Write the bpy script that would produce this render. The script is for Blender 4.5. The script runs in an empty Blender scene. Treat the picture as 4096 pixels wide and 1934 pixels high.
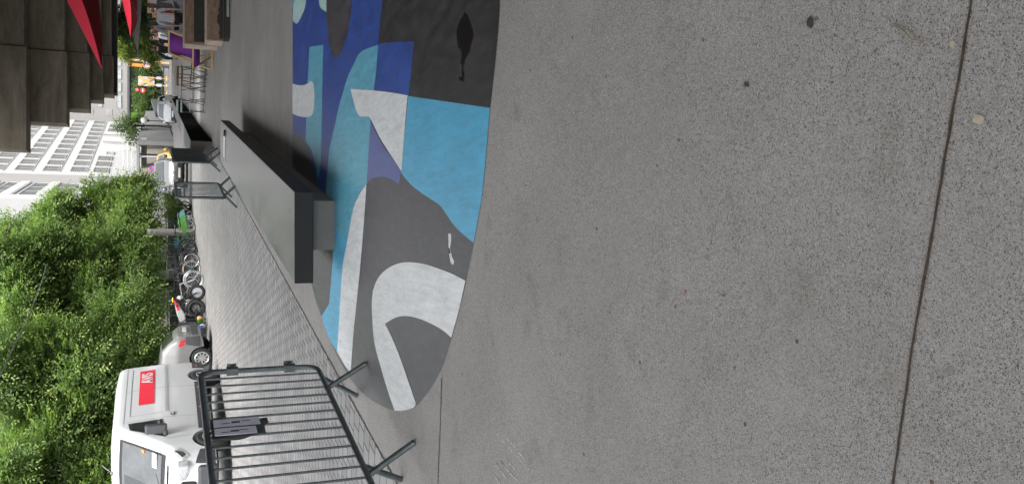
import bpy, bmesh, math, random
import numpy as np
from mathutils import Vector, Matrix
R = math.radians
S = bpy.context.scene
COL = S.collection
random.seed(7)

# ---------------------------------------------------------------- camera
CAM_H = 1.35
FPX = 3339.0
PITCH = math.atan((2048 - 639) / FPX)
cp_, sp_ = math.cos(PITCH), math.sin(PITCH)
cam_data = bpy.data.cameras.new('camera')
cam = bpy.data.objects.new('camera', cam_data)
COL.objects.link(cam)
S.camera = cam
cam_data.sensor_fit = 'HORIZONTAL'
cam_data.sensor_width = 36.0
cam_data.lens = FPX / 4096 * 36.0
cam_data.clip_start = 0.05
cam_data.clip_end = 3000
F_ = Vector((0, cp_, -sp_)); D_ = Vector((0, -sp_, -cp_)); X_ = Vector((1, 0, 0))
mw = Matrix((( D_.x, X_.x, -F_.x, 0), (D_.y, X_.y, -F_.y, 0), (D_.z, X_.z, -F_.z, CAM_H), (0, 0, 0, 1)))
cam.matrix_world = mw

# ---------------------------------------------------------------- world and sun
SUN_EL, SUN_AZ = 58.0, 155.0          # azimuth from +Y towards +X
W = bpy.data.worlds.new('World'); S.world = W; W.use_nodes = True
nt = W.node_tree; nt.nodes.clear()
sky = nt.nodes.new('ShaderNodeTexSky'); sky.sky_type = 'NISHITA'; sky.sun_disc = False
sky.sun_elevation = R(SUN_EL); sky.sun_rotation = R(SUN_AZ)
sky.dust_density = 4.0; sky.ozone_density = 1.0; sky.air_density = 1.0
hs = nt.nodes.new('ShaderNodeHueSaturation'); hs.inputs['Saturation'].default_value = 0.12
bg = nt.nodes.new('ShaderNodeBackground'); bg.inputs['Strength'].default_value = 0.15
wo = nt.nodes.new('ShaderNodeOutputWorld')
nt.links.new(sky.outputs[0], hs.inputs['Color']); nt.links.new(hs.outputs[0], bg.inputs[0]); nt.links.new(bg.outputs[0], wo.inputs[0])
sd = bpy.data.lights.new('sun', 'SUN'); sd.energy = 0.8; sd.angle = R(30); sd.color = (1.0, 0.97, 0.93)
so = bpy.data.objects.new('sun', sd); COL.objects.link(so)
sdir = Vector((math.sin(R(SUN_AZ)) * math.cos(R(SUN_EL)), math.cos(R(SUN_AZ)) * math.cos(R(SUN_EL)), math.sin(R(SUN_EL))))
so.rotation_euler = sdir.to_track_quat('Z', 'Y').to_euler()
so.location = (-20, 5, 30)
S.view_settings.view_transform = 'Standard'; S.view_settings.look = 'None'
S.view_settings.gamma = 1.0; S.view_settings.use_curve_mapping = False
S.view_settings.exposure = 2.12
S.cycles.max_bounces = 6

# ---------------------------------------------------------------- survey helpers (photo pixel -> place)
def ray(x, y):
    v = F_ + D_ * ((x - 2048) / FPX) + X_ * ((967 - y) / FPX)
    return v
def G(x, y, z=0.0):
    v = ray(x, y); t = (z - CAM_H) / v.z
    return Vector((v.x * t, v.y * t, z))
def P(x, y, d):
    v = ray(x, y); t = d / v.y
    return Vector((v.x * t, d, CAM_H + v.z * t))

# ---------------------------------------------------------------- materials
def new_mat(name):
    m = bpy.data.materials.new(name); m.use_nodes = True
    n = m.node_tree.nodes; l = m.node_tree.links
    return m, n, l, n['Principled BSDF']
def mat(name, col, rough=0.6, metal=0.0, var=0.12, scale=6.0, bump=0.0, bscale=60.0, coat=0.0, trans=0.0, spec=None):
    m, n, l, b = new_mat(name)
    b.inputs['Roughness'].default_value = rough
    b.inputs['Metallic'].default_value = metal
    if coat: b.inputs['Coat Weight'].default_value = coat; b.inputs['Coat Roughness'].default_value = 0.06
    if trans: b.inputs['Transmission Weight'].default_value = trans
    if spec is not None: b.inputs['Specular IOR Level'].default_value = spec
    tc = n.new('ShaderNodeTexCoord')
    if var > 0:
        no = n.new('ShaderNodeTexNoise'); no.inputs['Scale'].default_value = scale; no.inputs['Detail'].default_value = 6
        no.inputs['Roughness'].default_value = 0.65
        l.new(tc.outputs['Object'], no.inputs['Vector'])
        cr = n.new('ShaderNodeValToRGB')
        c0 = [max(0, c * (1 - var)) for c in col]; c1 = [min(1, c * (1 + var)) for c in col]
        cr.color_ramp.elements[0].position = 0.3; cr.color_ramp.elements[1].position = 0.7
        cr.color_ramp.elements[0].color = (*c0, 1); cr.color_ramp.elements[1].color = (*c1, 1)
        l.new(no.outputs['Fac'], cr.inputs[0]); l.new(cr.outputs[0], b.inputs['Base Color'])
    else:
        b.inputs['Base Color'].default_value = (*col, 1)
    if bump:
        nb = n.new('ShaderNodeTexNoise'); nb.inputs['Scale'].default_value = bscale; nb.inputs['Detail'].default_value = 5
        l.new(tc.outputs['Object'], nb.inputs['Vector'])
        bn = n.new('ShaderNodeBump'); bn.inputs['Strength'].default_value = bump; bn.inputs['Distance'].default_value = 0.01
        l.new(nb.outputs['Fac'], bn.inputs['Height']); l.new(bn.outputs[0], b.inputs['Normal'])
    return m
def srgb(r, g, b):
    f = lambda c: (c / 255 / 12.92) if c <= 10 else ((c / 255 + 0.055) / 1.055) ** 2.4
    return (f(r), f(g), f(b))
M = {}
def ramp(n, l, src, stops):
    cr = n.new('ShaderNodeValToRGB'); e = cr.color_ramp.elements
    while len(e) < len(stops): e.new(0.5)
    for i, (p, c) in enumerate(stops): e[i].position = p; e[i].color = (*c, 1) if len(c) == 3 else c
    l.new(src, cr.inputs[0]); return cr.outputs[0]
def mixc(n, l, fac, a, b, mode='MIX'):
    mx = n.new('ShaderNodeMix'); mx.data_type = 'RGBA'; mx.blend_type = mode
    for k, v in ((0, fac), (6, a), (7, b)):
        if hasattr(v, 'is_output'): l.new(v, mx.inputs[k])
        elif isinstance(v, (int, float)): mx.inputs[k].default_value = v
        else: mx.inputs[k].default_value = (*v, 1)
    return mx.outputs[2]
def noise(n, l, vec, scale, det=4, rough=0.6, dist=0.0):
    t = n.new('ShaderNodeTexNoise'); t.inputs['Scale'].default_value = scale; t.inputs['Detail'].default_value = det
    t.inputs['Roughness'].default_value = rough; t.inputs['Distortion'].default_value = dist
    l.new(vec, t.inputs['Vector']); return t.outputs['Fac']

def plaza_mat():
    # exposed aggregate concrete: pale matrix with dark, buff and a few rusty stones
    m, n, l, b = new_mat('aggregate_concrete')
    tc = n.new('ShaderNodeTexCoord'); v = tc.outputs['Object']
    vo = n.new('ShaderNodeTexVoronoi'); vo.inputs['Scale'].default_value = 410; l.new(v, vo.inputs['Vector'])
    sep = n.new('ShaderNodeSeparateColor'); l.new(vo.outputs['Color'], sep.inputs[0])
    stones = ramp(n, l, sep.outputs[0], [(0.0, (0.07, 0.07, 0.074)), (0.13, (0.155, 0.153, 0.153)), (0.20, (0.275, 0.267, 0.26)), (0.6, (0.33, 0.319, 0.308)), (0.88, (0.40, 0.388, 0.372)), (0.97, (0.45, 0.425, 0.385)), (1.0, (0.52, 0.51, 0.47))])
    vo2 = n.new('ShaderNodeTexVoronoi'); vo2.inputs['Scale'].default_value = 22; l.new(v, vo2.inputs['Vector'])
    sep2 = n.new('ShaderNodeSeparateColor'); l.new(vo2.outputs['Color'], sep2.inputs[0])
    near = n.new('ShaderNodeMath'); near.operation = 'LESS_THAN'; l.new(vo2.outputs['Distance'], near.inputs[0]); near.inputs[1].default_value = 0.13
    rare = n.new('ShaderNodeMath'); rare.operation = 'GREATER_THAN'; l.new(sep2.outputs[0], rare.inputs[0]); rare.inputs[1].default_value = 0.90
    an = n.new('ShaderNodeMath'); an.operation = 'MULTIPLY'; l.new(near.outputs[0], an.inputs[0]); l.new(rare.outputs[0], an.inputs[1])
    rust = ramp(n, l, sep2.outputs[1], [(0.0, (0.30, 0.11, 0.04)), (0.35, (0.09, 0.07, 0.06)), (0.6, (0.40, 0.34, 0.26)), (1.0, (0.10, 0.10, 0.10))])
    nf = noise(n, l, v, 420, 3, 0.75)
    grain = ramp(n, l, nf, [(0.3, (0.78, 0.78, 0.78)), (0.7, (1.12, 1.11, 1.10))])
    c = mixc(n, l, 0.85, stones, grain, 'MULTIPLY')
    # smooth cement film where the stones are less exposed
    nb = noise(n, l, v, 1.3, 6, 0.65, 0.4)
    film = ramp(n, l, nb, [(0.46, (0, 0, 0)), (0.66, (0.38, 0.38, 0.38))])
    c = mixc(n, l, film, c, (0.33, 0.315, 0.30))
    big = ramp(n, l, noise(n, l, v, 0.45, 5, 0.6), [(0.3, (0.85, 0.84, 0.82)), (0.7, (1.12, 1.12, 1.12))])
    c = mixc(n, l, 1.0, c, big, 'MULTIPLY')
    c = mixc(n, l, 1.0, c, ramp(n, l, noise(n, l, v, 1.9, 7, 0.7, 0.8), [(0.32, (0.93, 0.92, 0.90)), (0.6, (1.03, 1.03, 1.03))]), 'MULTIPLY')
    st = ramp(n, l, noise(n, l, v, 4.5, 5, 0.7), [(0.56, (1, 1, 1)), (0.80, (0.60, 0.55, 0.50))])
    c = mixc(n, l, 0.8, c, st, 'MULTIPLY')
    sp = ramp(n, l, noise(n, l, v, 17, 2, 0.5), [(0.70, (1, 1, 1)), (0.80, (0.78, 0.74, 0.70))])
    c = mixc(n, l, 0.8, c, sp, 'MULTIPLY')
    c = mixc(n, l, an.outputs[0], c, rust)
    l.new(c, b.inputs['Base Color'])
    b.inputs['Roughness'].default_value = 0.72
    bn = n.new('ShaderNodeBump'); bn.inputs['Strength'].default_value = 0.35; bn.inputs['Distance'].default_value = 0.003
    l.new(vo.outputs['Distance'], bn.inputs['Height']); l.new(bn.outputs[0], b.inputs['Normal'])
    return m
def setts_mat():
    m, n, l, b = new_mat('stone_setts')
    tc = n.new('ShaderNodeTexCoord'); mp = n.new('ShaderNodeMapping'); l.new(tc.outputs['Object'], mp.inputs['Vector'])
    mp.inputs['Rotation'].default_value = (0, 0, R(13.5))
    dn = n.new('ShaderNodeTexNoise'); dn.inputs['Scale'].default_value = 9; l.new(mp.outputs[0], dn.inputs['Vector'])
    va = n.new('ShaderNodeVectorMath'); va.operation = 'MULTIPLY_ADD'; l.new(dn.outputs['Color'], va.inputs[0]); va.inputs[1].default_value = (0.016, 0.012, 0); l.new(mp.outputs[0], va.inputs[2])
    br = n.new('ShaderNodeTexBrick'); l.new(va.outputs[0], br.inputs['Vector'])
    br.inputs['Scale'].default_value = 1.0; br.inputs['Brick Width'].default_value = 0.15; br.inputs['Row Height'].default_value = 0.165
    br.inputs['Mortar Size'].default_value = 0.0095; br.inputs['Mortar Smooth'].default_value = 0.35; br.offset = 0.5
    br.inputs['Color1'].default_value = (0.225, 0.217, 0.214, 1); br.inputs['Color2'].default_value = (0.33, 0.319, 0.313, 1); br.inputs['Mortar'].default_value = (0.062, 0.057, 0.053, 1)
    g = ramp(n, l, noise(n, l, tc.outputs['Object'], 120, 4, 0.7), [(0.3, (0.8, 0.8, 0.8)), (0.7, (1.15, 1.15, 1.15))])
    c = mixc(n, l, 0.8, br.outputs['Color'], g, 'MULTIPLY')
    g2 = ramp(n, l, noise(n, l, tc.outputs['Object'], 0.6, 5, 0.6), [(0.3, (0.86, 0.86, 0.87)), (0.7, (1.1, 1.1, 1.08))])
    c = mixc(n, l, 1.0, c, g2, 'MULTIPLY')
    l.new(c, b.inputs['Base Color']); b.inputs['Roughness'].default_value = 0.55
    iv = n.new('ShaderNodeMath'); iv.operation = 'SUBTRACT'; iv.inputs[0].default_value = 1.0; l.new(br.outputs['Fac'], iv.inputs[1])
    bn = n.new('ShaderNodeBump'); bn.inputs['Strength'].default_value = 0.5; bn.inputs['Distance'].default_value = 0.006
    l.new(iv.outputs[0], bn.inputs['Height']); l.new(bn.outputs[0], b.inputs['Normal'])
    return m
def paint_mat(name, col, var=0.14, rough=0.42, wear=(0.11, 0.11, 0.11), wamt=0.0, spec=0.5):
    m, n, l, b = new_mat(name)
    tc = n.new('ShaderNodeTexCoord'); v = tc.outputs['Object']
    mp = n.new('ShaderNodeMapping'); l.new(v, mp.inputs['Vector']); mp.inputs['Scale'].default_value = (3.0, 1.0, 1.0)
    f = noise(n, l, mp.outputs[0], 2.6, 7, 0.7, 0.3)
    c = ramp(n, l, f, [(0.28, tuple(x * (1 - var) for x in col)), (0.72, tuple(min(1, x * (1 + var)) for x in col))])
    if wamt:
        f2 = noise(n, l, mp.outputs[0], 5.5, 8, 0.75, 0.2)
        w = ramp(n, l, f2, [(0.48, (0, 0, 0)), (0.72, (wamt, wamt, wamt))])
        c = mixc(n, l, w, c, wear)
    ms = n.new('ShaderNodeMapping'); l.new(v, ms.inputs['Vector']); ms.inputs['Scale'].default_value = (14, 1.6, 1); ms.inputs['Rotation'].default_value = (0, 0, 1.45)
    stk = ramp(n, l, noise(n, l, ms.outputs[0], 2.2, 7, 0.75, 0.6), [(0.30, (0.78, 0.78, 0.78)), (0.55, (1, 1, 1)), (0.78, (1.12, 1.12, 1.12))])
    c = mixc(n, l, 0.9, c, stk, 'MULTIPLY')
    pit = ramp(n, l, noise(n, l, v, 11, 9, 0.85, 0.5), [(0.30, (0.45, 0.45, 0.45)), (0.40, (1, 1, 1))])
    c = mixc(n, l, 0.75, c, pit, 'MULTIPLY')
    fs = noise(n, l, v, 38, 3, 0.6)
    s = ramp(n, l, fs, [(0.30, (0.72, 0.72, 0.72)), (0.38, (1, 1, 1))])
    c = mixc(n, l, 0.5, c, s, 'MULTIPLY')
    l.new(c, b.inputs['Base Color'])
    rr = n.new('ShaderNodeMapRange'); l.new(f, rr.inputs[0]); rr.inputs[3].default_value = rough - 0.08; rr.inputs[4].default_value = rough + 0.14
    l.new(rr.outputs[0], b.inputs['Roughness'])
    b.inputs['Specular IOR Level'].default_value = spec
    bn = n.new('ShaderNodeBump'); bn.inputs['Strength'].default_value = 0.25; bn.inputs['Distance'].default_value = 0.004
    l.new(noise(n, l, v, 70, 4, 0.6), bn.inputs['Height']); l.new(bn.outputs[0], b.inputs['Normal'])
    return m
def worn_concrete(name, c0, c1, streak=(1, 1, 1), rough=0.35, scale=1.4, scratch=True, spec=0.5, bump=0.2):
    m, n, l, b = new_mat(name)
    tc = n.new('ShaderNodeTexCoord'); v = tc.outputs['Object']
    mp = n.new('ShaderNodeMapping'); l.new(v, mp.inputs['Vector']); mp.inputs['Scale'].default_value = streak
    f = noise(n, l, mp.outputs[0], scale, 8, 0.68, 0.5)
    c = ramp(n, l, f, [(0.3, c0), (0.7, c1)])
    g = ramp(n, l, noise(n, l, v, 45, 4, 0.7), [(0.3, (0.82, 0.82, 0.82)), (0.7, (1.14, 1.14, 1.14))])
    c = mixc(n, l, 0.8, c, g, 'MULTIPLY')
    if scratch:
        mp2 = n.new('ShaderNodeMapping'); l.new(v, mp2.inputs['Vector']); mp2.inputs['Scale'].default_value = (9, 1.2, 1); mp2.inputs['Rotation'].default_value = (0, 0, 0.25)
        s = ramp(n, l, noise(n, l, mp2.outputs[0], 3.0, 6, 0.8, 1.2), [(0.60, (0, 0, 0)), (0.75, (0.5, 0.5, 0.5))])
        c = mixc(n, l, s, c, tuple(min(1, x * 1.9) for x in c1))
    l.new(c, b.inputs['Base Color'])
    rr = n.new('ShaderNodeMapRange'); l.new(f, rr.inputs[0]); rr.inputs[3].default_value = max(0.05, rough - 0.12); rr.inputs[4].default_value = rough + 0.15
    l.new(rr.outputs[0], b.inputs['Roughness']); b.inputs['Specular IOR Level'].default_value = spec
    bn = n.new('ShaderNodeBump'); bn.inputs['Strength'].default_value = bump; bn.inputs['Distance'].default_value = 0.004
    l.new(noise(n, l, v, 30, 6, 0.7), bn.inputs['Height']); l.new(bn.outputs[0], b.inputs['Normal'])
    return m
def leaf_mat(name, dark, mid, young):
    m, n, l, b = new_mat(name)
    at = n.new('ShaderNodeAttribute'); at.attribute_name = 'tint'
    c = ramp(n, l, at.outputs['Fac'], [(0.0, dark), (0.55, mid), (1.0, young)])
    l.new(c, b.inputs['Base Color']); b.inputs['Roughness'].default_value = 0.6; b.inputs['Specular IOR Level'].default_value = 0.25
    tr = n.new('ShaderNodeBsdfTranslucent'); l.new(mixc(n, l, 1.0, c, (1.35, 1.55, 0.85), 'MULTIPLY'), tr.inputs[0])
    ms = n.new('ShaderNodeMixShader'); ms.inputs[0].default_value = 0.45
    l.new(b.outputs[0], ms.inputs[1]); l.new(tr.outputs[0], ms.inputs[2])
    l.new(ms.outputs[0], n['Material Output'].inputs[0])
    return m

M['plaza'] = plaza_mat(); M['setts'] = setts_mat()
M['road'] = mat('asphalt', (0.075, 0.074, 0.074), 0.75, var=0.15, scale=0.7, bump=0.3)
M['pale_paving'] = mat('pale_paving', (0.115, 0.111, 0.107), 0.6, var=0.12, scale=0.8)
M['p_dark'] = paint_mat('dark_grey_floor_paint', (0.072, 0.070, 0.076), 0.40, 0.40, (0.14, 0.135, 0.135), 0.5)
M['p_darker'] = paint_mat('shaded_dark_floor_paint', (0.036, 0.035, 0.037), 0.40, 0.45, (0.085, 0.082, 0.08), 0.5)  # same dark grey paint, darkened where less sky light falls
M['p_blue'] = paint_mat('royal_blue_floor_paint', (0.030, 0.085, 0.36), 0.30, 0.42, (0.075, 0.09, 0.17), 0.75)
M['p_teal'] = paint_mat('light_blue_floor_paint', (0.13, 0.44, 0.58), 0.14, 0.42, (0.11, 0.22, 0.28), 0.45)
M['p_cyan'] = paint_mat('sky_blue_floor_paint', (0.095, 0.43, 0.66), 0.15, 0.42, (0.10, 0.24, 0.33), 0.45)
M['p_indigo'] = paint_mat('faded_indigo_floor_paint', (0.11, 0.14, 0.36), 0.15, 0.40, (0.12, 0.13, 0.22), 0.4)
M['p_white'] = paint_mat('white_floor_paint', (0.76, 0.78, 0.78), 0.06, 0.42, (0.38, 0.38, 0.37), 0.40)
M['p_mint'] = paint_mat('pale_mint_floor_paint', (0.50, 0.74, 0.71), 0.08, 0.42, (0.3, 0.4, 0.4), 0.2)
M['puddle'] = mat('black_tar', (0.008, 0.008, 0.009), 0.3, var=0.2, scale=20, bump=0.2)
M['ledge_top'] = worn_concrete('polished_grey_concrete', (0.10, 0.105, 0.10), (0.225, 0.222, 0.215), (2.2, 0.7, 1), 0.30, 1.7, True, 0.5, 0.10)
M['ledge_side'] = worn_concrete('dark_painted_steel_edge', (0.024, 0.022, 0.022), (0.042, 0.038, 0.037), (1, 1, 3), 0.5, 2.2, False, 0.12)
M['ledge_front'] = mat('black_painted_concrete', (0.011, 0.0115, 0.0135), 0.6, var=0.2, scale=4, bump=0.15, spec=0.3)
M['plinth'] = worn_concrete('grey_plinth_concrete', (0.085, 0.088, 0.082), (0.125, 0.125, 0.12), (1, 1, 1), 0.6, 2.0, False)
M['far_ledge_side'] = worn_concrete('shade_darkened_concrete', (0.008, 0.008, 0.008), (0.018, 0.017, 0.016), (1, 1, 1), 0.85, 1.5, False, 0.0)  # block sides coloured near black to stand for shade
M['viaduct'] = worn_concrete('soot_brown_concrete', (0.085, 0.073, 0.056), (0.20, 0.176, 0.138), (0.6, 0.6, 2.5), 0.9, 1.3, False, 0.1, 0.5)
M['viaduct_edge'] = worn_concrete('concrete_lip', (0.10, 0.088, 0.07), (0.19, 0.17, 0.14), (2, 2, 1), 0.9, 1.6, False, 0.1, 0.5)
M['low_bounce_dark'] = mat('low_bounce_concrete', (0.035, 0.031, 0.026), 0.9, var=0.25, scale=2)  # kept dark so the deck and added wall bounce little light
M['black_band'] = mat('black_steel_beam', (0.006, 0.006, 0.007), 0.6, var=0.1)
M['galv'] = mat('dark_galvanised_steel', (0.085, 0.10, 0.105), 0.42, metal=0.4, var=0.35, scale=30, bump=0.15, bscale=150)
M['galv_light'] = mat('pale_galvanised_steel', (0.26, 0.29, 0.29), 0.45, metal=0.5, var=0.25, scale=30)
M['mesh_panel'] = mat('grey_netting', (0.30, 0.315, 0.32), 0.7, var=0.2, scale=12)
M['seam'] = mat('joint_dirt', (0.060, 0.040, 0.026), 0.9, var=0.6, scale=60)
M['white'] = mat('white_paint', (0.36, 0.37, 0.39), 0.35, var=0.02, coat=0.6)
M['van_white'] = mat('van_white_paint', (0.53, 0.545, 0.56), 0.30, var=0.02, scale=2, coat=0.7)
M['silver'] = mat('silver_paint', (0.15, 0.15, 0.155), 0.33, metal=0.35, var=0.04, coat=0.6)
M['grey_car'] = mat('light_grey_paint', (0.20, 0.195, 0.195), 0.33, metal=0.3, var=0.04, coat=0.6)
M['black_car'] = mat('black_paint', (0.015, 0.017, 0.017), 0.25, var=0.05, coat=0.8)
M['yellow_car'] = mat('yellow_paint', (0.42, 0.26, 0.03), 0.3, var=0.05, coat=0.6)
M['plastic'] = mat('dark_grey_plastic', (0.045, 0.048, 0.053), 0.55, var=0.12)
M['black'] = mat('black_plastic', (0.012, 0.012, 0.013), 0.5, var=0.1)
M['rubber'] = mat('rubber', (0.014, 0.014, 0.014), 0.8, var=0.2, scale=20)
M['glass'] = mat('tinted_glass', (0.025, 0.030, 0.030), 0.06, var=0.1, spec=0.9, coat=0.3)
M['windscreen'] = mat('pale_reflecting_windscreen', (0.095, 0.10, 0.105), 0.25, var=0.2, scale=2.5, spec=0.2)
M['alloy'] = mat('alloy', (0.50, 0.51, 0.52), 0.3, metal=0.7, var=0.05)
M['chrome'] = mat('chrome', (0.75, 0.75, 0.76), 0.15, metal=0.95, var=0.03)
M['red_light'] = mat('red_tail_light', (0.55, 0.02, 0.03), 0.15, var=0.05, coat=0.6)
M['lamp_glass'] = mat('headlight_glass', (0.55, 0.57, 0.58), 0.12, metal=0.35, var=0.35, scale=25, coat=0.8)
M['orange'] = mat('orange_plastic', (0.8, 0.2, 0.03), 0.4, var=0.05)
M['red'] = mat('red_vinyl', (0.66, 0.022, 0.045), 0.45, var=0.04)
M['white_vinyl'] = mat('white_vinyl', (0.55, 0.55, 0.55), 0.45, var=0.01)
M['facade'] = mat('white_render', (0.40, 0.40, 0.396), 0.7, var=0.05, scale=0.4)
M['facade_warm'] = mat('warm_grey_render', (0.24, 0.232, 0.222), 0.8, var=0.06, scale=0.3)
M['facade_grey'] = mat('pale_grey_cladding', (0.27, 0.265, 0.265), 0.75, var=0.05, scale=0.3)
M['facade_right'] = mat('beige_grey_render', (0.20, 0.192, 0.186), 0.8, var=0.07, scale=0.3)
M['blind'] = mat('grey_blind', (0.13, 0.135, 0.135), 0.6, var=0.12, scale=3)
M['pane'] = mat('window_pane', (0.085, 0.095, 0.10), 0.2, var=0.25, scale=0.8, spec=0.4)
M['pane_light'] = mat('pale_window_pane', (0.26, 0.29, 0.29), 0.15, var=0.15, scale=0.8)
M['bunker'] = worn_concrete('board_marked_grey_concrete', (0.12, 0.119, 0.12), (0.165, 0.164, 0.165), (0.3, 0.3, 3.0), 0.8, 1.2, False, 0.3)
M['bark'] = mat('dark_bark', (0.020, 0.017, 0.014), 0.9, var=0.4, scale=12, bump=0.6, bscale=40)
M['leaf'] = leaf_mat('fresh_green_leaves', (0.062, 0.104, 0.038), (0.140, 0.208, 0.070), (0.31, 0.385, 0.120))
M['leaf_far'] = leaf_mat('yellow_green_leaves', (0.08, 0.11, 0.035), (0.17, 0.22, 0.065), (0.30, 0.35, 0.12))
M['leaf_dull'] = leaf_mat('dull_green_leaves', (0.03, 0.05, 0.02), (0.07, 0.105, 0.04), (0.16, 0.21, 0.08))
M['leaf_bright'] = leaf_mat('bright_hedge_leaves', (0.05, 0.14, 0.01), (0.16, 0.34, 0.03), (0.36, 0.55, 0.08))
M['rust'] = worn_concrete('rusty_corten_steel', (0.12, 0.075, 0.055), (0.24, 0.17, 0.12), (1, 1, 3), 0.8, 5.0, False, 0.2)
M['rust_pale'] = worn_concrete('weathered_wood_rim', (0.26, 0.21, 0.17), (0.40, 0.33, 0.27), (1, 1, 1), 0.8, 5.0, False, 0.2)
M['soil'] = mat('dark_panel', (0.022, 0.021, 0.018), 0.9, var=0.3, scale=10)
M['wood'] = mat('pale_wood', (0.42, 0.27, 0.11), 0.55, var=0.15, scale=20)
M['wood_dark'] = mat('brown_slat_wood', (0.16, 0.095, 0.045), 0.6, var=0.2, scale=20)
M['purple'] = mat('purple_canvas', (0.115, 0.013, 0.17), 0.85, var=0.1, scale=20)
M['canvas_red'] = mat('red_canvas', (0.52, 0.010, 0.035), 0.8, var=0.08)
M['canvas_darkred'] = mat('shaded_red_canvas', (0.20, 0.006, 0.010), 0.85, var=0.12)  # the red canvas with underside shade put into its colour
M['canvas_grey'] = mat('grey_canvas', (0.13, 0.13, 0.127), 0.8, var=0.05)
M['skin'] = mat('skin', (0.42, 0.24, 0.17), 0.55, var=0.05)
M['hair_black'] = mat('black_hair', (0.010, 0.008, 0.008), 0.5, var=0.2, scale=40)
M['hair_brown'] = mat('brown_hair', (0.06, 0.03, 0.018), 0.5, var=0.2, scale=40)
M['cloth_black'] = mat('black_cloth', (0.008, 0.008, 0.009), 0.9, var=0.2)
M['cloth_white'] = mat('white_cloth', (0.36, 0.36, 0.38), 0.85, var=0.08)
M['cloth_lilac'] = mat('pale_lilac_cloth', (0.22, 0.215, 0.25), 0.85, var=0.08)
M['cloth_denim'] = mat('denim', (0.06, 0.085, 0.13), 0.85, var=0.15)
M['cloth_grey'] = mat('grey_cloth', (0.09, 0.09, 0.095), 0.85, var=0.12)
M['cloth_green'] = mat('green_cloth', (0.02, 0.13, 0.07), 0.85, var=0.12)
M['teal_plastic'] = mat('pale_teal_plastic', (0.13, 0.33, 0.33), 0.4, var=0.1)
M['green_plastic'] = mat('lime_green_plastic', (0.06, 0.19, 0.03), 0.4, var=0.1)
M['dark_teal'] = mat('teal_basket_plastic', (0.04, 0.17, 0.15), 0.45, var=0.15)
M['blue_plastic'] = mat('bright_blue_paint', (0.02, 0.11, 0.50), 0.35, var=0.08)
M['sign_blue'] = mat('blue_sign', (0.02, 0.16, 0.62), 0.4, var=0.02)
M['concrete_post'] = mat('beige_post_concrete', (0.19, 0.18, 0.165), 0.85, var=0.15, scale=8)
M['panel_dark'] = mat('dark_green_grey_panel', (0.040, 0.048, 0.048), 0.6, var=0.15)
M['pale_wall'] = mat('pale_stone_wall', (0.24, 0.23, 0.22), 0.8, var=0.12, scale=2)
M['shutter'] = mat('beige_shutter', (0.27, 0.25, 0.215), 0.7, var=0.05)
M['lilac_film'] = mat('grey_plastic_sleeve', (0.62, 0.62, 0.70), 0.35, var=0.1, scale=8)
M['hiviz'] = mat('yellow_green_plastic', (0.5, 0.62, 0.05), 0.5, var=0.05)
M['globe'] = mat('white_lamp_globe', (0.55, 0.55, 0.56), 0.25, var=0.03, coat=0.4)
M['bin_grey'] = mat('grey_bin_plastic', (0.13, 0.15, 0.18), 0.6, var=0.1)
M['pipe_grey'] = mat('grey_post_paint', (0.16, 0.17, 0.17), 0.5, var=0.1)
M['leaf_young'] = M['leaf']

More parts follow.
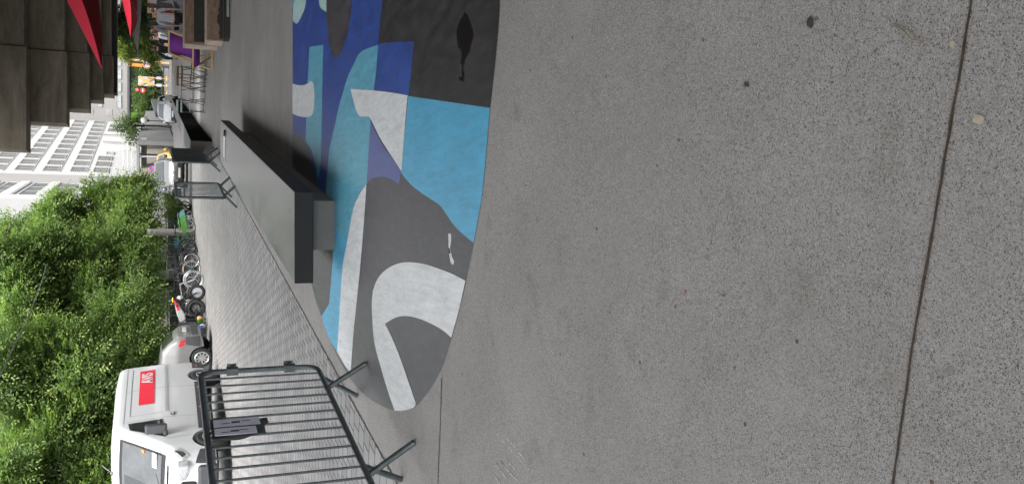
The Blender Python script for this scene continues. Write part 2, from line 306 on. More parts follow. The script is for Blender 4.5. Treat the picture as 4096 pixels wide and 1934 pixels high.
# ---------------------------------------------------------------- mesh building
class MB:
    def __init__(s): s.v = []; s.f = []; s.m = []; s.cur = 0
    def face(s, idx): s.f.append(tuple(idx)); s.m.append(s.cur)
    def add(s, vs, fs):
        o = len(s.v); s.v += [tuple(v) for v in vs]
        for f in fs: s.face([i + o for i in f])
        return s
    def box(s, c, sz, rz=0, mtx=None):
        hx, hy, hz = sz[0] / 2, sz[1] / 2, sz[2] / 2
        vs = [Vector((x, y, z)) for x in (-hx, hx) for y in (-hy, hy) for z in (-hz, hz)]
        if rz: r = Matrix.Rotation(rz, 3, 'Z'); vs = [r @ v for v in vs]
        if mtx is not None: vs = [mtx @ v for v in vs]
        vs = [v + Vector(c) for v in vs]
        return s.add(vs, [(0, 1, 3, 2), (4, 6, 7, 5), (0, 4, 5, 1), (2, 3, 7, 6), (0, 2, 6, 4), (1, 5, 7, 3)])
    def bar(s, a, b, w, h=None, up=(0, 0, 1)):
        a = Vector(a); b = Vector(b); h = h or w
        d = (b - a).normalized(); u = Vector(up)
        if abs(d.dot(u)) > 0.98: u = Vector((1, 0, 0))
        sx = d.cross(u).normalized(); uy = sx.cross(d).normalized()
        vs = []
        for p in (a, b):
            for i, j in ((-1, -1), (1, -1), (1, 1), (-1, 1)): vs.append(p + sx * (i * w / 2) + uy * (j * h / 2))
        return s.add(vs, [(0, 1, 2, 3), (7, 6, 5, 4), (0, 4, 5, 1), (1, 5, 6, 2), (2, 6, 7, 3), (3, 7, 4, 0)])
    def tube(s, pts, r, n=8, cap=True, closed=False):
        pts = [Vector(p) for p in pts]; N = len(pts)
        rs = r if isinstance(r, (list, tuple)) else [r] * N
        prev = None; rings = []
        for i, p in enumerate(pts):
            if closed: d = (pts[(i + 1) % N] - pts[i - 1]).normalized()
            else: d = (pts[min(i + 1, N - 1)] - pts[max(i - 1, 0)]).normalized()
            if prev is None:
                u = Vector((0, 0, 1)) if abs(d.z) < 0.9 else Vector((1, 0, 0))
                a = d.cross(u).normalized()
            else: a = (prev - d * prev.dot(d)).normalized()
            prev = a; b = d.cross(a)
            rings.append([p + (a * math.cos(2 * math.pi * k / n) + b * math.sin(2 * math.pi * k / n)) * rs[i] for k in range(n)])
        vs = [v for r_ in rings for v in r_]; fs = []
        for i in range(N if closed else N - 1):
            j = (i + 1) % N
            for k in range(n):
                k2 = (k + 1) % n
                fs.append((i * n + k, i * n + k2, j * n + k2, j * n + k))
        if cap and not closed: fs.append(tuple(range(n))[::-1]); fs.append(tuple((N - 1) * n + k for k in range(n)))
        return s.add(vs, fs)
    def lathe(s, prof, n=24, c=(0, 0, 0), axis='Z'):
        vs = []; fs = []
        for (r, z) in prof:
            for k in range(n):
                a = 2 * math.pi * k / n
                q = (r * math.cos(a), r * math.sin(a), z)
                if axis == 'Y': q = (q[0], q[2], q[1])
                if axis == 'X': q = (q[2], q[0], q[1])
                vs.append((q[0] + c[0], q[1] + c[1], q[2] + c[2]))
        for i in range(len(prof) - 1):
            for k in range(n):
                k2 = (k + 1) % n; fs.append((i * n + k, i * n + k2, (i + 1) * n + k2, (i + 1) * n + k))
        fs.append(tuple(range(n))[::-1]); fs.append(tuple((len(prof) - 1) * n + k for k in range(n)))
        return s.add(vs, fs)
    def torus(s, c, Rr, r, n=28, m=8, axis='Y', a0=0, a1=2 * math.pi):
        full = abs(a1 - a0 - 2 * math.pi) < 1e-6
        pts = []
        cnt = n if full else n + 1
        for k in range(cnt):
            a = a0 + (a1 - a0) * k / n
            q = (Rr * math.cos(a), 0, Rr * math.sin(a)) if axis == 'Y' else (Rr * math.cos(a), Rr * math.sin(a), 0)
            pts.append(Vector(q) + Vector(c))
        return s.tube(pts, r, m, closed=full)
    def prism(s, poly, z0, z1, f=None):
        # poly in 2D, extruded between z0 and z1; f maps (x, y, z) -> point
        n = len(poly); f = f or (lambda x, y, z: (x, y, z))
        vs = [f(x, y, z0) for x, y in poly] + [f(x, y, z1) for x, y in poly]
        fs = [tuple(range(n))[::-1], tuple(range(n, 2 * n))] + [(i, (i + 1) % n, n + (i + 1) % n, n + i) for i in range(n)]
        return s.add(vs, fs)
    def ell(s, c, r, nu=12, nv=8, mtx=None):
        vs = []; fs = []
        for j in range(nv + 1):
            t = math.pi * j / nv
            for i in range(nu):
                a = 2 * math.pi * i / nu
                q = Vector((math.sin(t) * math.cos(a) * r[0], math.sin(t) * math.sin(a) * r[1], math.cos(t) * r[2]))
                if mtx is not None: q = mtx @ q
                vs.append(q + Vector(c))
        for j in range(nv):
            for i in range(nu):
                i2 = (i + 1) % nu; fs.append((j * nu + i, (j + 1) * nu + i, (j + 1) * nu + i2, j * nu + i2))
        return s.add(vs, fs)
    def build(s, name, mats, parent=None, smooth=False, bevel=0.0):
        me = bpy.data.meshes.new(name); me.from_pydata([tuple(v) for v in s.v], [], s.f)
        if not isinstance(mats, (list, tuple)): mats = [mats]
        for m_ in mats: me.materials.append(M[m_] if isinstance(m_, str) else m_)
        for i, p in enumerate(me.polygons):
            p.material_index = min(s.m[i], len(mats) - 1); p.use_smooth = smooth
        bm = bmesh.new(); bm.from_mesh(me); bmesh.ops.remove_doubles(bm, verts=bm.verts, dist=1e-6)
        bmesh.ops.recalc_face_normals(bm, faces=bm.faces); bm.to_mesh(me); bm.free()
        if smooth:
            try: me.set_sharp_from_angle(angle=R(40))
            except Exception: pass
        o = bpy.data.objects.new(name, me); COL.objects.link(o)
        if parent is not None: o.parent = parent
        if bevel:
            b = o.modifiers.new('bevel', 'BEVEL'); b.width = bevel; b.segments = 2; b.limit_method = 'ANGLE'
        return o
def tag(o, label=None, cat=None, group=None, kind=None):
    if label: o['label'] = label
    if cat: o['category'] = cat
    if group: o['group'] = group
    if kind: o['kind'] = kind
    return o
def thing(name, label, cat, loc=(0, 0, 0), rz=0, group=None, sc=1.0):
    o = bpy.data.objects.new(name, None); COL.objects.link(o)
    o.location = loc; o.rotation_euler = (0, 0, rz); o.scale = (sc,) * 3; o.empty_display_size = 0.1
    return tag(o, label, cat, group)
def clone(root, loc, rz=None, label=None, group=None, sc=None, swap=None):
    def cp(o, par):
        c = o.copy(); COL.objects.link(c); c.parent = par
        for ch in o.children: cp(ch, c)
        return c
    r = cp(root, None); r.location = loc
    if rz is not None: r.rotation_euler = (0, 0, rz)
    if label: r['label'] = label
    if group: r['group'] = group
    if sc: r.scale = (sc,) * 3
    return r
# ================================================================ GROUND
def sheet(name, pts, z, m, kind='structure', zf=None):
    b = MB(); b.add([(p[0], p[1], z if zf is None else zf(p)) for p in pts], [tuple(range(len(pts)))])
    o = b.build(name, m)
    if sum(p.normal.z for p in o.data.polygons) < 0:
        o.data.flip_normals()
    if kind: o['kind'] = kind
    return o
SD = R(13.2)                                        # street direction, from +Y towards +X
sdv = Vector((math.sin(SD), math.cos(SD), 0)); spv = Vector((math.cos(SD), -math.sin(SD), 0))
g = MB()
ys = [-40, 100, 110, 120, 130, 140, 160, 200, 400, 1500]; zs = [0, 0, 0.2, 0.55, 0.95, 1.3, 1.88, 2.0, 2.0, 2.0]
vs = []
for yy, zz in zip(ys, zs): vs += [(-900, yy, zz - 0.006), (900, yy, zz - 0.006)]
g.add(vs, [(2 * i, 2 * i + 1, 2 * i + 3, 2 * i + 2) for i in range(len(ys) - 1)])
tag(g.build('ground', 'road'), kind='structure')
b0, b1 = G(950, 769), G(1587, 1926)
bd = (b0 - b1).normalized()
A = b1 - bd * 14; Bf = b0 + bd * 24
FARY = 44
sheet('street_setts', [A, (A.x - 26, A.y, 0), (-14, FARY, 0), (Bf.x, Bf.y, 0)], 0.0, 'setts')
sheet('plaza_floor', [A, Bf, (9.6, 64, 0), (15.6, 99, 0), (60, 99, 0), (60, A.y, 0)], 0.0, 'plaza')
sheet('far_pavement', [(-9, FARY - .5, 0), (6.4, FARY - .5, 0), (9.9, 64, 0), (16, 99, 0), (2, 99, 0)], 0.003, 'pale_paving')
# joints cut in the plaza floor
def seam(name, pts, w, m='seam', z=0.002, jit=0.0, seed=1, kind='structure'):
    rnd = random.Random(seed); out = []
    P_ = []
    for a, b in zip(pts[:-1], pts[1:]):
        a = Vector(a); b = Vector(b); n = max(2, int((b - a).length / 0.025))
        P_ += [a.lerp(b, i / n) for i in range(n)]
    P_.append(Vector(pts[-1]))
    L = []; Rr = []
    for i, p in enumerate(P_):
        d = (P_[min(i + 1, len(P_) - 1)] - P_[max(0, i - 1)]).normalized(); q = Vector((d.y, -d.x, 0))
        L.append(p - q * (w / 2 + rnd.uniform(-1, 1) * jit)); Rr.append(p + q * (w / 2 + rnd.uniform(-1, 1) * jit))
    vs = [(p.x, p.y, z) for p in L + Rr]; n = len(L)
    b = MB(); b.add(vs, [(i, n + i, n + i + 1, i + 1) for i in range(n - 1)])
    return tag(b.build(name, m), kind=kind)
seam('kerb_joint', [A, Bf], 0.016, jit=0.006, seed=3, z=0.003)
seam('floor_joint', [G(3889, 0), G(3848, 254), G(3776, 668), G(3728, 954), G(3657, 1350), G(3577, 1908), G(3540, 2300)], 0.0062, jit=0.0011, seed=4)
seam('floor_joint', [G(1768, 1510), G(1762, 1700), G(1752, 1934), G(1745, 2200)], 0.010, jit=0.002, seed=5)

# ---------------------------------------------------------------- painted floor
def catmull(pts, lim=38, k=6):
    n = len(pts); P_ = [Vector((p[0], p[1])) for p in pts]; corner = []
    for i in range(n):
        a = (P_[i] - P_[i - 1]); b = (P_[(i + 1) % n] - P_[i])
        corner.append(a.length < 1e-9 or b.length < 1e-9 or math.degrees(a.angle(b)) > lim)
    out = []
    for i in range(n):
        p1, p2 = P_[i], P_[(i + 1) % n]
        p0 = P_[i - 1] if not corner[i] else p1 * 2 - p2
        p3 = P_[(i + 2) % n] if not corner[(i + 1) % n] else p2 * 2 - p1
        if corner[i] and corner[(i + 1) % n]: out.append(p1); continue
        for j in range(k):
            t = j / k
            out.append(0.5 * ((2 * p1) + (p2 - p0) * t + (2 * p0 - 5 * p1 + 4 * p2 - p3) * t * t + (3 * p1 - p0 - 3 * p2 + p3) * t ** 3))
    return [(p.x, p.y) for p in out]
def Z4(x, y): return (1100 + .5758 * x, .5758 * y)
def Z7(x, y): return (1150 + .4111 * x, .4111 * y)
def Z3(x, y): return (800 + .6988 * x, 350 + .6988 * y)
def Z5(x, y): return (1200 + .9043 * x, 600 + .9043 * y)
def ZA(x, y): return (840 + .329 * x, 450 + .329 * y)
def ZP(x, y): return (1700 + .37 * x, .37 * y)
def S_(x, y): return (x, y)
def gpoly(segs, lim=38):
    pts = []
    for f, lst in segs:
        for q in lst: pts.append(f(*q))
    pts = [p for i, p in enumerate(pts) if i == 0 or (abs(p[0] - pts[i - 1][0]) + abs(p[1] - pts[i - 1][1])) > 0.8]
    return catmull([tuple(G(*p))[:2] for p in pts], lim)
def paint(m, segs, z, name='floor_paint', lim=38):
    return sheet(name, gpoly(segs, lim), z * 0.4 + 0.0004, m)
outline_r = [(2016, -1200), (2010, -700), (2005, -300), (2001, 0), (1987, 202), (1962, 432), (1952, 547), (1938, 700), (1926, 808), (1896, 971), (1865, 1125), (1837, 1242), (1807, 1350), (1779, 1441), (1743, 1522), (1706, 1577), (1666, 1622), (1625, 1640), (1580, 1640), (1534, 1624), (1489, 1599), (1444, 1563), (1403, 1513), (1354, 1432), (1318, 1350), (1286, 1265), (1263, 1197), (1247, 1138), (1222, 1050), (1197, 930), (1180, 800), (1173, 690), (1171, 549), (1171, 200), (1171, -1200)]
paint('p_dark', [(S_, outline_r)], 0.003)
# royal blue field
paint('p_blue', [(Z7, [(52, -2900), (1010, -2900), (985, -1700), (955, -700), (925, 0), (905, 200), (888, 432), (955, 415), (1050, 410), (1236, 405), (1218, 560), (1195, 800), (1180, 930), (850, 900), (620, 880), (470, 1216)]), (Z3, [(740, 420), (722, 560), (700, 640)]), (Z3, [(605, 300)]), (ZA, [(1165, 350), (1100, 280), (1010, 250)])], 0.0045)
# light blue strip
paint('p_teal', [(Z7, [(215, 458), (352, 437), (345, 700), (335, 1216)]), (ZA, [(1352, 520), (1345, 700), (1320, 800), (1240, 470), (1165, 350), (1170, 200), (1175, 60)]), (Z7, [(190, 1140), (198, 810), (205, 700)])], 0.006)
# light blue main shape and its stripe below the ledge
paint('p_teal', [(Z7, [(885, 438), (865, 700), (845, 880), (830, 1130)]), (Z3, [(978, 195), (968, 380), (958, 548)]), (Z5, [(296, 150), (258, 200), (235, 270), (210, 400)]), (Z3, [(760, 780), (722, 640), (724, 560), (735, 430), (745, 340)]), (Z7, [(465, 1216), (500, 1050), (540, 910), (590, 750), (650, 620), (720, 505)])], 0.006)
paint('p_cyan', [(Z5, [(296, 150), (258, 200), (235, 270), (212, 400), (190, 520), (175, 750), (166, 892), (130, 830), (95, 735), (130, 680), (137, 600), (148, 450), (150, 300), (120, 150), (150, 60), (200, 60)])], 0.0052)
paint('p_cyan', [(Z4, [(930, 668), (1497, 750)]), (S_, [(1952, 547), (1938, 700), (1926, 808), (1896, 971)]), (Z5, [(690, 340), (640, 270), (615, 240), (540, 190), (490, 150), (445, 95)]), (Z3, [(1150, 480), (1170, 300), (1195, 50)])], 0.0052, lim=30)
# whites
paint('p_white', [(Z7, [(52, 815), (110, 830), (160, 828), (200, 812), (240, 790), (258, 830), (267, 930), (262, 1040), (245, 1110), (205, 1138), (150, 1138), (95, 1125), (52, 1105)])], 0.0085)
paint('p_white', [(Z7, [(618, 865), (850, 882), (1010, 900), (1180, 930)]), (Z4, [(925, 668), (905, 900), (882, 1188), (740, 970), (680, 850), (655, 810)]), (Z7, [(760, 1137), (710, 1130), (680, 1090), (650, 1000)])], 0.0085)
paint('p_indigo', [(Z3, [(978, 192), (1050, 330), (1155, 472), (1143, 557), (1100, 525), (1040, 510), (990, 520), (956, 550)])], 0.0075)
paint('p_mint', [(Z7, [(75, -200), (195, -200), (185, 0), (165, 100), (100, 228), (55, 205), (60, 70)])], 0.0085)
paint('p_teal', [(Z7, [(52, -60), (85, -60), (60, 65), (52, 75)])], 0.0095)
paint('p_mint', [(Z7, [(285, -200), (383, -200), (383, 120), (325, 75), (308, 0)])], 0.0085)
paint('p_dark', [(Z7, [(383, -900), (640, -900), (625, 0), (610, 180), (590, 300), (565, 390), (530, 490), (505, 545), (480, 555), (455, 545), (425, 490), (400, 350), (385, 200), (383, 0)])], 0.0085)
paint('p_white', [(Z5, [(296, 150), (262, 200), (235, 270), (212, 400), (190, 520), (175, 750), (166, 892), (200, 950), (226, 982), (240, 800), (270, 500), (290, 250)])], 0.0085)
paint('p_white', [(Z5, [(320, 690), (325, 620), (345, 570), (380, 530), (430, 503), (480, 495), (550, 503), (620, 525), (680, 548), (735, 577), (705, 710), (672, 828), (640, 800), (600, 775), (540, 748), (480, 733), (430, 738), (378, 766), (410, 830), (450, 930), (515, 1118), (505, 1136), (462, 1150), (421, 1150), (390, 1060), (360, 960), (330, 840)])], 0.0085)
paint('p_darker', [(Z7, [(1010, -2900)]), (S_, [(2015, -1190), (2010, -700), (2005, -300), (2001, 0), (1987, 202), (1962, 432)]), (Z4, [(930, 667)]), (Z7, [(1195, 800), (1218, 560), (1236, 405), (1050, 410), (955, 415), (888, 432), (905, 200), (925, 0), (955, -700), (985, -1700)])], 0.004)  # right part of the dark grey ground, shade put into its colour
paint('puddle', [(ZP, [(435, 135), (462, 165), (470, 190), (495, 250), (525, 330), (530, 400), (495, 500), (493, 555), (470, 590), (440, 640), (430, 700), (412, 735), (430, 790), (435, 830), (415, 892), (398, 880), (360, 850), (402, 826), (400, 725), (410, 690), (383, 700), (405, 620), (395, 540), (365, 520), (350, 420), (345, 330), (370, 250), (410, 180)])], 0.0055, 'worn_tar_patch', lim=20)
paint('p_white', [(Z5, [(658, 368), (670, 370), (671, 400), (666, 432), (674, 470), (684, 492), (679, 508), (668, 496), (660, 440)])], 0.0055, 'floor_chip', lim=20)
paint('p_darker', [(Z5, [(656, 432), (664, 432), (670, 455), (660, 458)])], 0.007, 'floor_chip')
# gum, specks, crack, chalk on the aggregate floor
def blob(x, y, rx, ry, m, name, seed, z=0.003):
    rnd = random.Random(seed)
    pts = [(x + rx * math.cos(a) * rnd.uniform(.8, 1.15), y + ry * math.sin(a) * rnd.uniform(.8, 1.15)) for a in [2 * math.pi * k / 14 for k in range(14)]]
    return sheet(name, catmull([tuple(G(*p))[:2] for p in pts], 80, 3), z, m)
M['gum'] = mat('old_gum', (0.045, 0.045, 0.048), 0.8, var=0.4, scale=90)
M['buff'] = mat('buff_stone', (0.42, 0.37, 0.28), 0.8, var=0.2, scale=90)
M['stain'] = mat('grey_stain', (0.235, 0.222, 0.208), 0.8, var=0.3, scale=90)
M['chalk'] = mat('faded_chalk', (0.66, 0.655, 0.65), 0.9, var=0.25, scale=70)
M['twig'] = mat('dry_straw', (0.22, 0.16, 0.09), 0.8, var=0.3, scale=90)
blob(3245, 90, 15, 24, 'gum', 'gum_spot', 1)
sheet('gum_spot', [G(2978, 328), G(2998, 330), G(3001, 349), G(2984, 347)], 0.003, 'gum')
for i, (x, y, rx, ry) in enumerate([(3815, 178, 12, 14), (3918, 478, 24, 20), (3752, 330, 0.1, 0.1), (3755, 332, 5, 6), (2968, 1300, 5, 5)]):
    if rx > 1: blob(x, y, rx, ry, 'buff', 'stone_chip', 20 + i)
for i, (x, y, rx, ry) in enumerate([(3885, 850, 16, 12), (3500, 1150, 12, 14), (2150, 880, 6, 14), (3800, 1480, 18, 16)]):
    blob(x, y, rx, ry, 'stain', 'floor_stain', 40 + i, 0.0015)
for i, (x, y) in enumerate([(3397, 1163), (3505, 205), (3345, 143), (3792, 302), (3062, 910), (3333, 330), (2900, 1180), (3700, 1230), (2720, 560)]):
    blob(x, y, 5, 6, M['rust'], 'stone_chip', 60 + i)
tw = MB(); tw.tube([G(3560, 103, 0.003), G(3600, 110, 0.004), G(3625, 133, 0.006), G(3648, 158, 0.004), G(3680, 162, 0.003), G(3715, 185, 0.003)], [0.0008, 0.0018, 0.0015, 0.0012, 0.001, 0.0006], 5)
tag(tw.build('dry_stalk', 'twig'), 'thin dry curled stalk lying on the grey aggregate floor', 'stalk')
ZC = lambda x, y: (1950 + .2335 * x, 1650 + .2335 * y)
rnd = random.Random(9)
for (x0, y0, x1, y1, w) in [(300, 385, 640, 790, 40), (180, 370, 800, 1080, 34), (330, 790, 480, 970, 36), (220, 810, 290, 900, 26), (300, 930, 600, 1240, 36), (150, 850, 330, 1130, 30), (100, 1040, 240, 1240, 30)]:
    c = MB(); n = 26
    for i in range(n):
        t = i / n; x = x0 + (x1 - x0) * t + rnd.uniform(-6, 6); y = y0 + (y1 - y0) * t + rnd.uniform(-6, 6)
        ww = w * rnd.uniform(.3, 1.0)
        if rnd.random() < .25: continue
        q = [G(*ZC(x - 5, y - ww * .5)), G(*ZC(x + 6, y - ww * .5 + 8)), G(*ZC(x + 12, y + ww * .6)), G(*ZC(x + 2, y + ww * .5))]
        c.add([(p.x, p.y, 0.0028) for p in q], [(0, 1, 2, 3)])
    tag(c.build('chalk_mark', 'chalk'), kind='structure')

# ================================================================ LEDGES
def ledge(name, label, cat, front_l, front_r, far_r, z0, z1, support, mats, capm=None):
    r = thing(name, label, cat, (front_r[0], front_r[1], 0))
    o = Vector((front_r[0], front_r[1], 0))
    fr = Vector((front_r[0], front_r[1], 0)) - o; fl = Vector((front_l[0], front_l[1], 0)) - o; br = Vector((far_r[0], far_r[1], 0)) - o; bl = br + (fl - fr)
    b = MB(); q = [fl, fr, br, bl]
    vs = [(p.x, p.y, z0) for p in q] + [(p.x, p.y, z1) for p in q]
    b.cur = 0; b.add(vs, [(4, 5, 6, 7)])
    b.cur = 1; b.add(vs, [(0, 1, 5, 4)])
    b.cur = 2; b.add(vs, [(1, 2, 6, 5), (2, 3, 7, 6), (3, 0, 4, 7), (3, 2, 1, 0)])
    b.build('slab', mats[:3], r, bevel=0.007)
    if support:
        (sl, sr, sfar) = support
        sl, sr, sfar = [Vector((p[0], p[1], 0)) - o for p in (sl, sr, sfar)]; sb = sfar + (sl - sr)
        p_ = MB(); q = [sl, sr, sfar, sb]; vs = [(p.x, p.y, 0) for p in q] + [(p.x, p.y, z0 - 0.002) for p in q]
        p_.add(vs, [(0, 1, 5, 4), (1, 2, 6, 5), (2, 3, 7, 6), (3, 0, 4, 7), (4, 5, 6, 7)])
        p_.build('plinth', mats[3], r)
    return r
zt, zb = 0.362, 0.212
fl = P(1174, 1134, 6.80); fr_ = P(1178, 766, 6.80)
farr = G(882, 480, zt)
LD = ledge('skate_ledge', 'long low grey concrete ledge on a plinth, standing partly on the painted floor', 'ledge', (fl.x, 6.80), (fr_.x, 6.80), (farr.x, farr.y), zb, zt,
           (G(1339, 999), G(1339, 804), Vector((1.775, 14.15, 0))), ['ledge_top', 'ledge_front', 'ledge_side', 'plinth'])
st = MB(); ta = G(902, 545, zt); tb = G(902, 627, zt)
def onz(p, z): return Vector((p.x, p.y, z))
M['strap_white'] = mat('white_webbing', (0.8, 0.8, 0.8), 0.6, var=0.03)
rt = thing('lanyard', 'thin white strap with black ring lying across the far end of the ledge', 'strap', tuple(onz(tb, zt)))
bb = MB(); L = (ta - tb).length; bb.tube([(0, 0, .016), (L * .5, .01, .018), (L, 0, .016)], .015, 8); so_ = bb.build('strap', 'strap_white', rt)
bb = MB(); bb.torus((L + .05, 0, .016), .045, .014, 16, 6, axis='Z'); bb.bar((L - .02, 0, .008), (L + .015, 0, .008), .02, .012); bb.build('ring', 'black', rt)
f1l, f1r = G(849, 655), G(849, 566)
fz = 0.56
farl = G(742, 431)
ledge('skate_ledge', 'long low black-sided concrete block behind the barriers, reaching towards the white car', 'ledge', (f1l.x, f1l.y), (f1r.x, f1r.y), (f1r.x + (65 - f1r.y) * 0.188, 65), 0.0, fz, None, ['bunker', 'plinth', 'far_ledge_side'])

# ================================================================ CROWD BARRIERS
def barrier(label, a, b_, feet=None, h=1.09, nb=15, z0=0.27, panel=False, hooks=(1, 1), tube=0.019, group='steel crowd barriers along the plaza edge', fold=0.20, mname='galv', brad=0.0078):
    a = Vector((a[0], a[1], 0)); b_ = Vector((b_[0], b_[1], 0)); L = (b_ - a).length; ang = math.atan2(b_.y - a.y, b_.x - a.x)
    mid = (a + b_) / 2
    r = thing('crowd_barrier', label, 'barrier', tuple(mid), ang, group)
    iv = Matrix.Rotation(-ang, 3, 'Z')
    loc = lambda p: iv @ (Vector((p[0], p[1], p[2] if len(p) > 2 else 0)) - mid)
    hx = L / 2; rc = 0.10; pts = []
    for (cx, cz, a0) in ((hx - rc, h - rc, 0), (-hx + rc, h - rc, 90), (-hx + rc, z0 + rc, 180), (hx - rc, z0 + rc, 270)):
        for k in range(6):
            t = R(a0 + 18 * k); pts.append((cx + rc * math.cos(t), 0, cz + rc * math.sin(t)))
    f = MB(); f.tube(pts, tube, 10, closed=True); f.build('frame', mname, r, True)
    for k in range(nb):
        x = -hx + (k + 1) * L / (nb + 1); q = MB()
        q.tube([(x, 0, z0), (x, 0, h)], brad, 8, cap=False); q.build('bar', mname, r, True)
    fp = feet or None
    if fp is None:
        fp = []
        for sx in (-1, 1):
            x = sx * (hx - 0.33)
            fp += [((x - .05, 0, z0), (x - .07, -fold, .0)), ((x + .05, 0, z0), (x + .07, fold, .0))]
    else:
        fp = [(loc(p), loc(q)) for p, q in fp]
    for p, q in fp:
        p = Vector(p); q = Vector(q); w = MB()
        w.tube([p, q + Vector((0, 0, 0.004))], tube * 0.98, 10); w.build('foot', mname, r, True)
    for sx, on in ((-1, hooks[0]), (1, hooks[1])):
        if not on: continue
        for z in (h - .22, h - .62):
            w = MB(); w.tube([(sx * hx, 0, z), (sx * (hx + .06), 0, z), (sx * (hx + .10), 0, z - .01)], 0.013, 8)
            w.bar((sx * (hx + .10), 0, z - .035), (sx * (hx + .10), 0, z + .03), .03, .012)
            w.bar((sx * (hx + .0), 0, z - .04), (sx * (hx - .0), 0, z + .04), .05, .05)
            w.build('hook', mname, r)
    if panel:
        w = MB(); w.box((0, .012, (h + z0) / 2 + .01), (L - .08, .012, h - z0 - .08)); w.build('netting', 'mesh_panel', r)
    return r
ax = Vector((0.232, 0.973, 0))
pA = Vector((-0.925, 6.30, 0)); pB = pA - ax * 2.1
feet = [(P(1300, 1557, 5.92), G(1467, 1451)), (P(1284, 1508, 6.12), G(1431, 1582)),
        (P(1464, 1905, 4.72), G(1660, 1766)), (P(1450, 1862, 4.85), G(1608, 1915))]
BR = barrier('grey steel crowd barrier nearest the camera with a plastic notice tied to its bars', pB, pA, feet, h=1.09, nb=15, hooks=(0, 1), tube=0.0195)
# plastic notice hung on it
n0 = pA - ax * 1.0; nr = thing('plastic_notice', 'two grey paper sheets in a plastic sleeve tied to the nearest barrier', 'notice', (n0.x, n0.y, 0), math.atan2(ax.y, ax.x))
w = MB()
NX, NZ = 8, 10; H_ = 0.31; Wd = 0.25
vs = [((i / NX - .5) * Wd + 0.012 * math.sin(j * .9), -0.025 + 0.012 * math.sin(i * 1.3 + j * .5), 1.065 - H_ * j / NZ - (0.03 if i > 4 and j == NZ else 0)) for j in range(NZ + 1) for i in range(NX + 1)]
w.add(vs, [(j * (NX + 1) + i, j * (NX + 1) + i + 1, (j + 1) * (NX + 1) + i + 1, (j + 1) * (NX + 1) + i) for j in range(NZ) for i in range(NX)])
so2 = w.build('sleeve', 'panel_dark', nr, True); sm = so2.modifiers.new('s', 'SOLIDIFY'); sm.thickness = 0.003
for dx, hh, ww in ((-.062, .24, .095), (.058, .27, .10)):
    w = MB(); w.box((dx, -.042, 1.05 - hh / 2), (ww, .003, hh)); sh = w.build('paper_sheet', 'lilac_film', nr)
    for k in range(3):
        w = MB(); w.box((dx - .012 + .010 * k, -.0445, 1.04 - hh * .22 * (k + 1)), (.008 if k != 1 else .022, .001, .05)); w.build('print', 'plastic', sh)
w = MB(); w.tube([(-.02, -.03, 1.06), (-.02, .026, 1.10), (0.0, .026, 1.06), (-.02, -.03, 1.05)], .006, 6); w.build('tie', 'black', nr)
barrier('slatted steel crowd barrier left of the ledge, in front of the silver van', (0.80, 16.15), (1.19, 18.05), h=1.07, nb=11, hooks=(1, 0), tube=0.024, brad=0.0070, mname='galv', z0=.24, fold=.24)
barrier('netted grey crowd barrier standing at the corner of the far black block', (1.86, 20.9), (2.22, 22.8), h=1.07, nb=13, panel=True, hooks=(0, 0), tube=0.024, fold=.24)
barrier('netted grey crowd barrier seen nearly edge-on, farthest of the row', (2.24, 23.4), (2.62, 25.3), h=1.07, nb=13, panel=True, hooks=(0, 0), tube=0.024, fold=.24)

# ================================================================ VIADUCT STEPS AND DECK OVER THE PLAZA
vr = thing('concrete_viaduct', 'dark brown stepped concrete underside crossing above the plaza on the right', 'viaduct', (4, 30, 0))
ds = [27.2, 28.0, 28.85, 29.65, 30.4, 31.2]
botV = [98, 260, 350, 405, 448]           # riser bottoms as seen
endY = [599, 492, 437, 400, 376]
jointY = [170, 190, 196, 204, 210]
zbots = [P(v, 500, d).z for v, d in zip(botV, ds)]
ztop = 10.0
for i in range(5):
    xl = P(botV[i], endY[i], ds[i]).x; xj = P(botV[i], jointY[i] + 15, ds[i]).x
    zb_ = zbots[i]; zt_ = zbots[i - 1] if i else ztop
    for (xa, xb, off, dz) in ((xl, xj - .015, 0.0, 0.0), (xj + .015, 24.0, 0.05, 0.06)):
        w = MB(); d0 = ds[i] + off; d1 = ds[i + 1] + off + 0.12
        w.cur = 0; w.box(((xa + xb) / 2, (d0 + d1) / 2, (zb_ + dz + zt_ + .25) / 2 + .0), (xb - xa, d1 - d0, zt_ + .25 - zb_ - dz))
        o = w.build('stepped_panel', ['viaduct'], vr); o.location = (-4, -30, 0)
        w = MB(); w.box(((xa + xb) / 2, (d0 + d1) / 2 - .003, zb_ + dz - .02), (xb - xa + .012, d1 - d0 + .006, .04)); o = w.build('lip', 'viaduct_edge', vr); o.location = (-4, -30, 0)
xl = P(467, 376, 31.0).x
w = MB(); z0_, z1_ = P(467, 300, 30.9).z, P(449, 300, 30.9).z
w.box(((xl + 24) / 2, 31.15, (z0_ + z1_) / 2 - .01), (24 - xl, .5, z1_ - z0_)); o = w.build('edge_beam', 'black_band', vr); o.location = (-4, -30, 0)
w = MB(); ed = lambda y: 3.1 - (27.0 - y) * .275
w.prism([(ed(27.1), 27.1), (25.5, 27.1), (25.5, -10), (ed(-10), -10)], 7.0, 8.2)
w.prism([(31.6 * .148, 31.6), (97 * .150, 97), (34, 97), (25.5, 31.6)], 7.0, 8.2); o = w.build('deck_and_shade_slab', 'low_bounce_dark', vr); o.location = (-4, -30, 0)  # second slab is unseen, added to shade the plaza beyond the steps
w = MB()
for (x, y) in ((21, 24), (21, 2), (21, 55)):
    w = MB(); w.box((x, y, 3.49), (1.4, 1.4, 7.0)); o = w.build('pier', 'viaduct', vr); o.location = (-4, -30, 0)


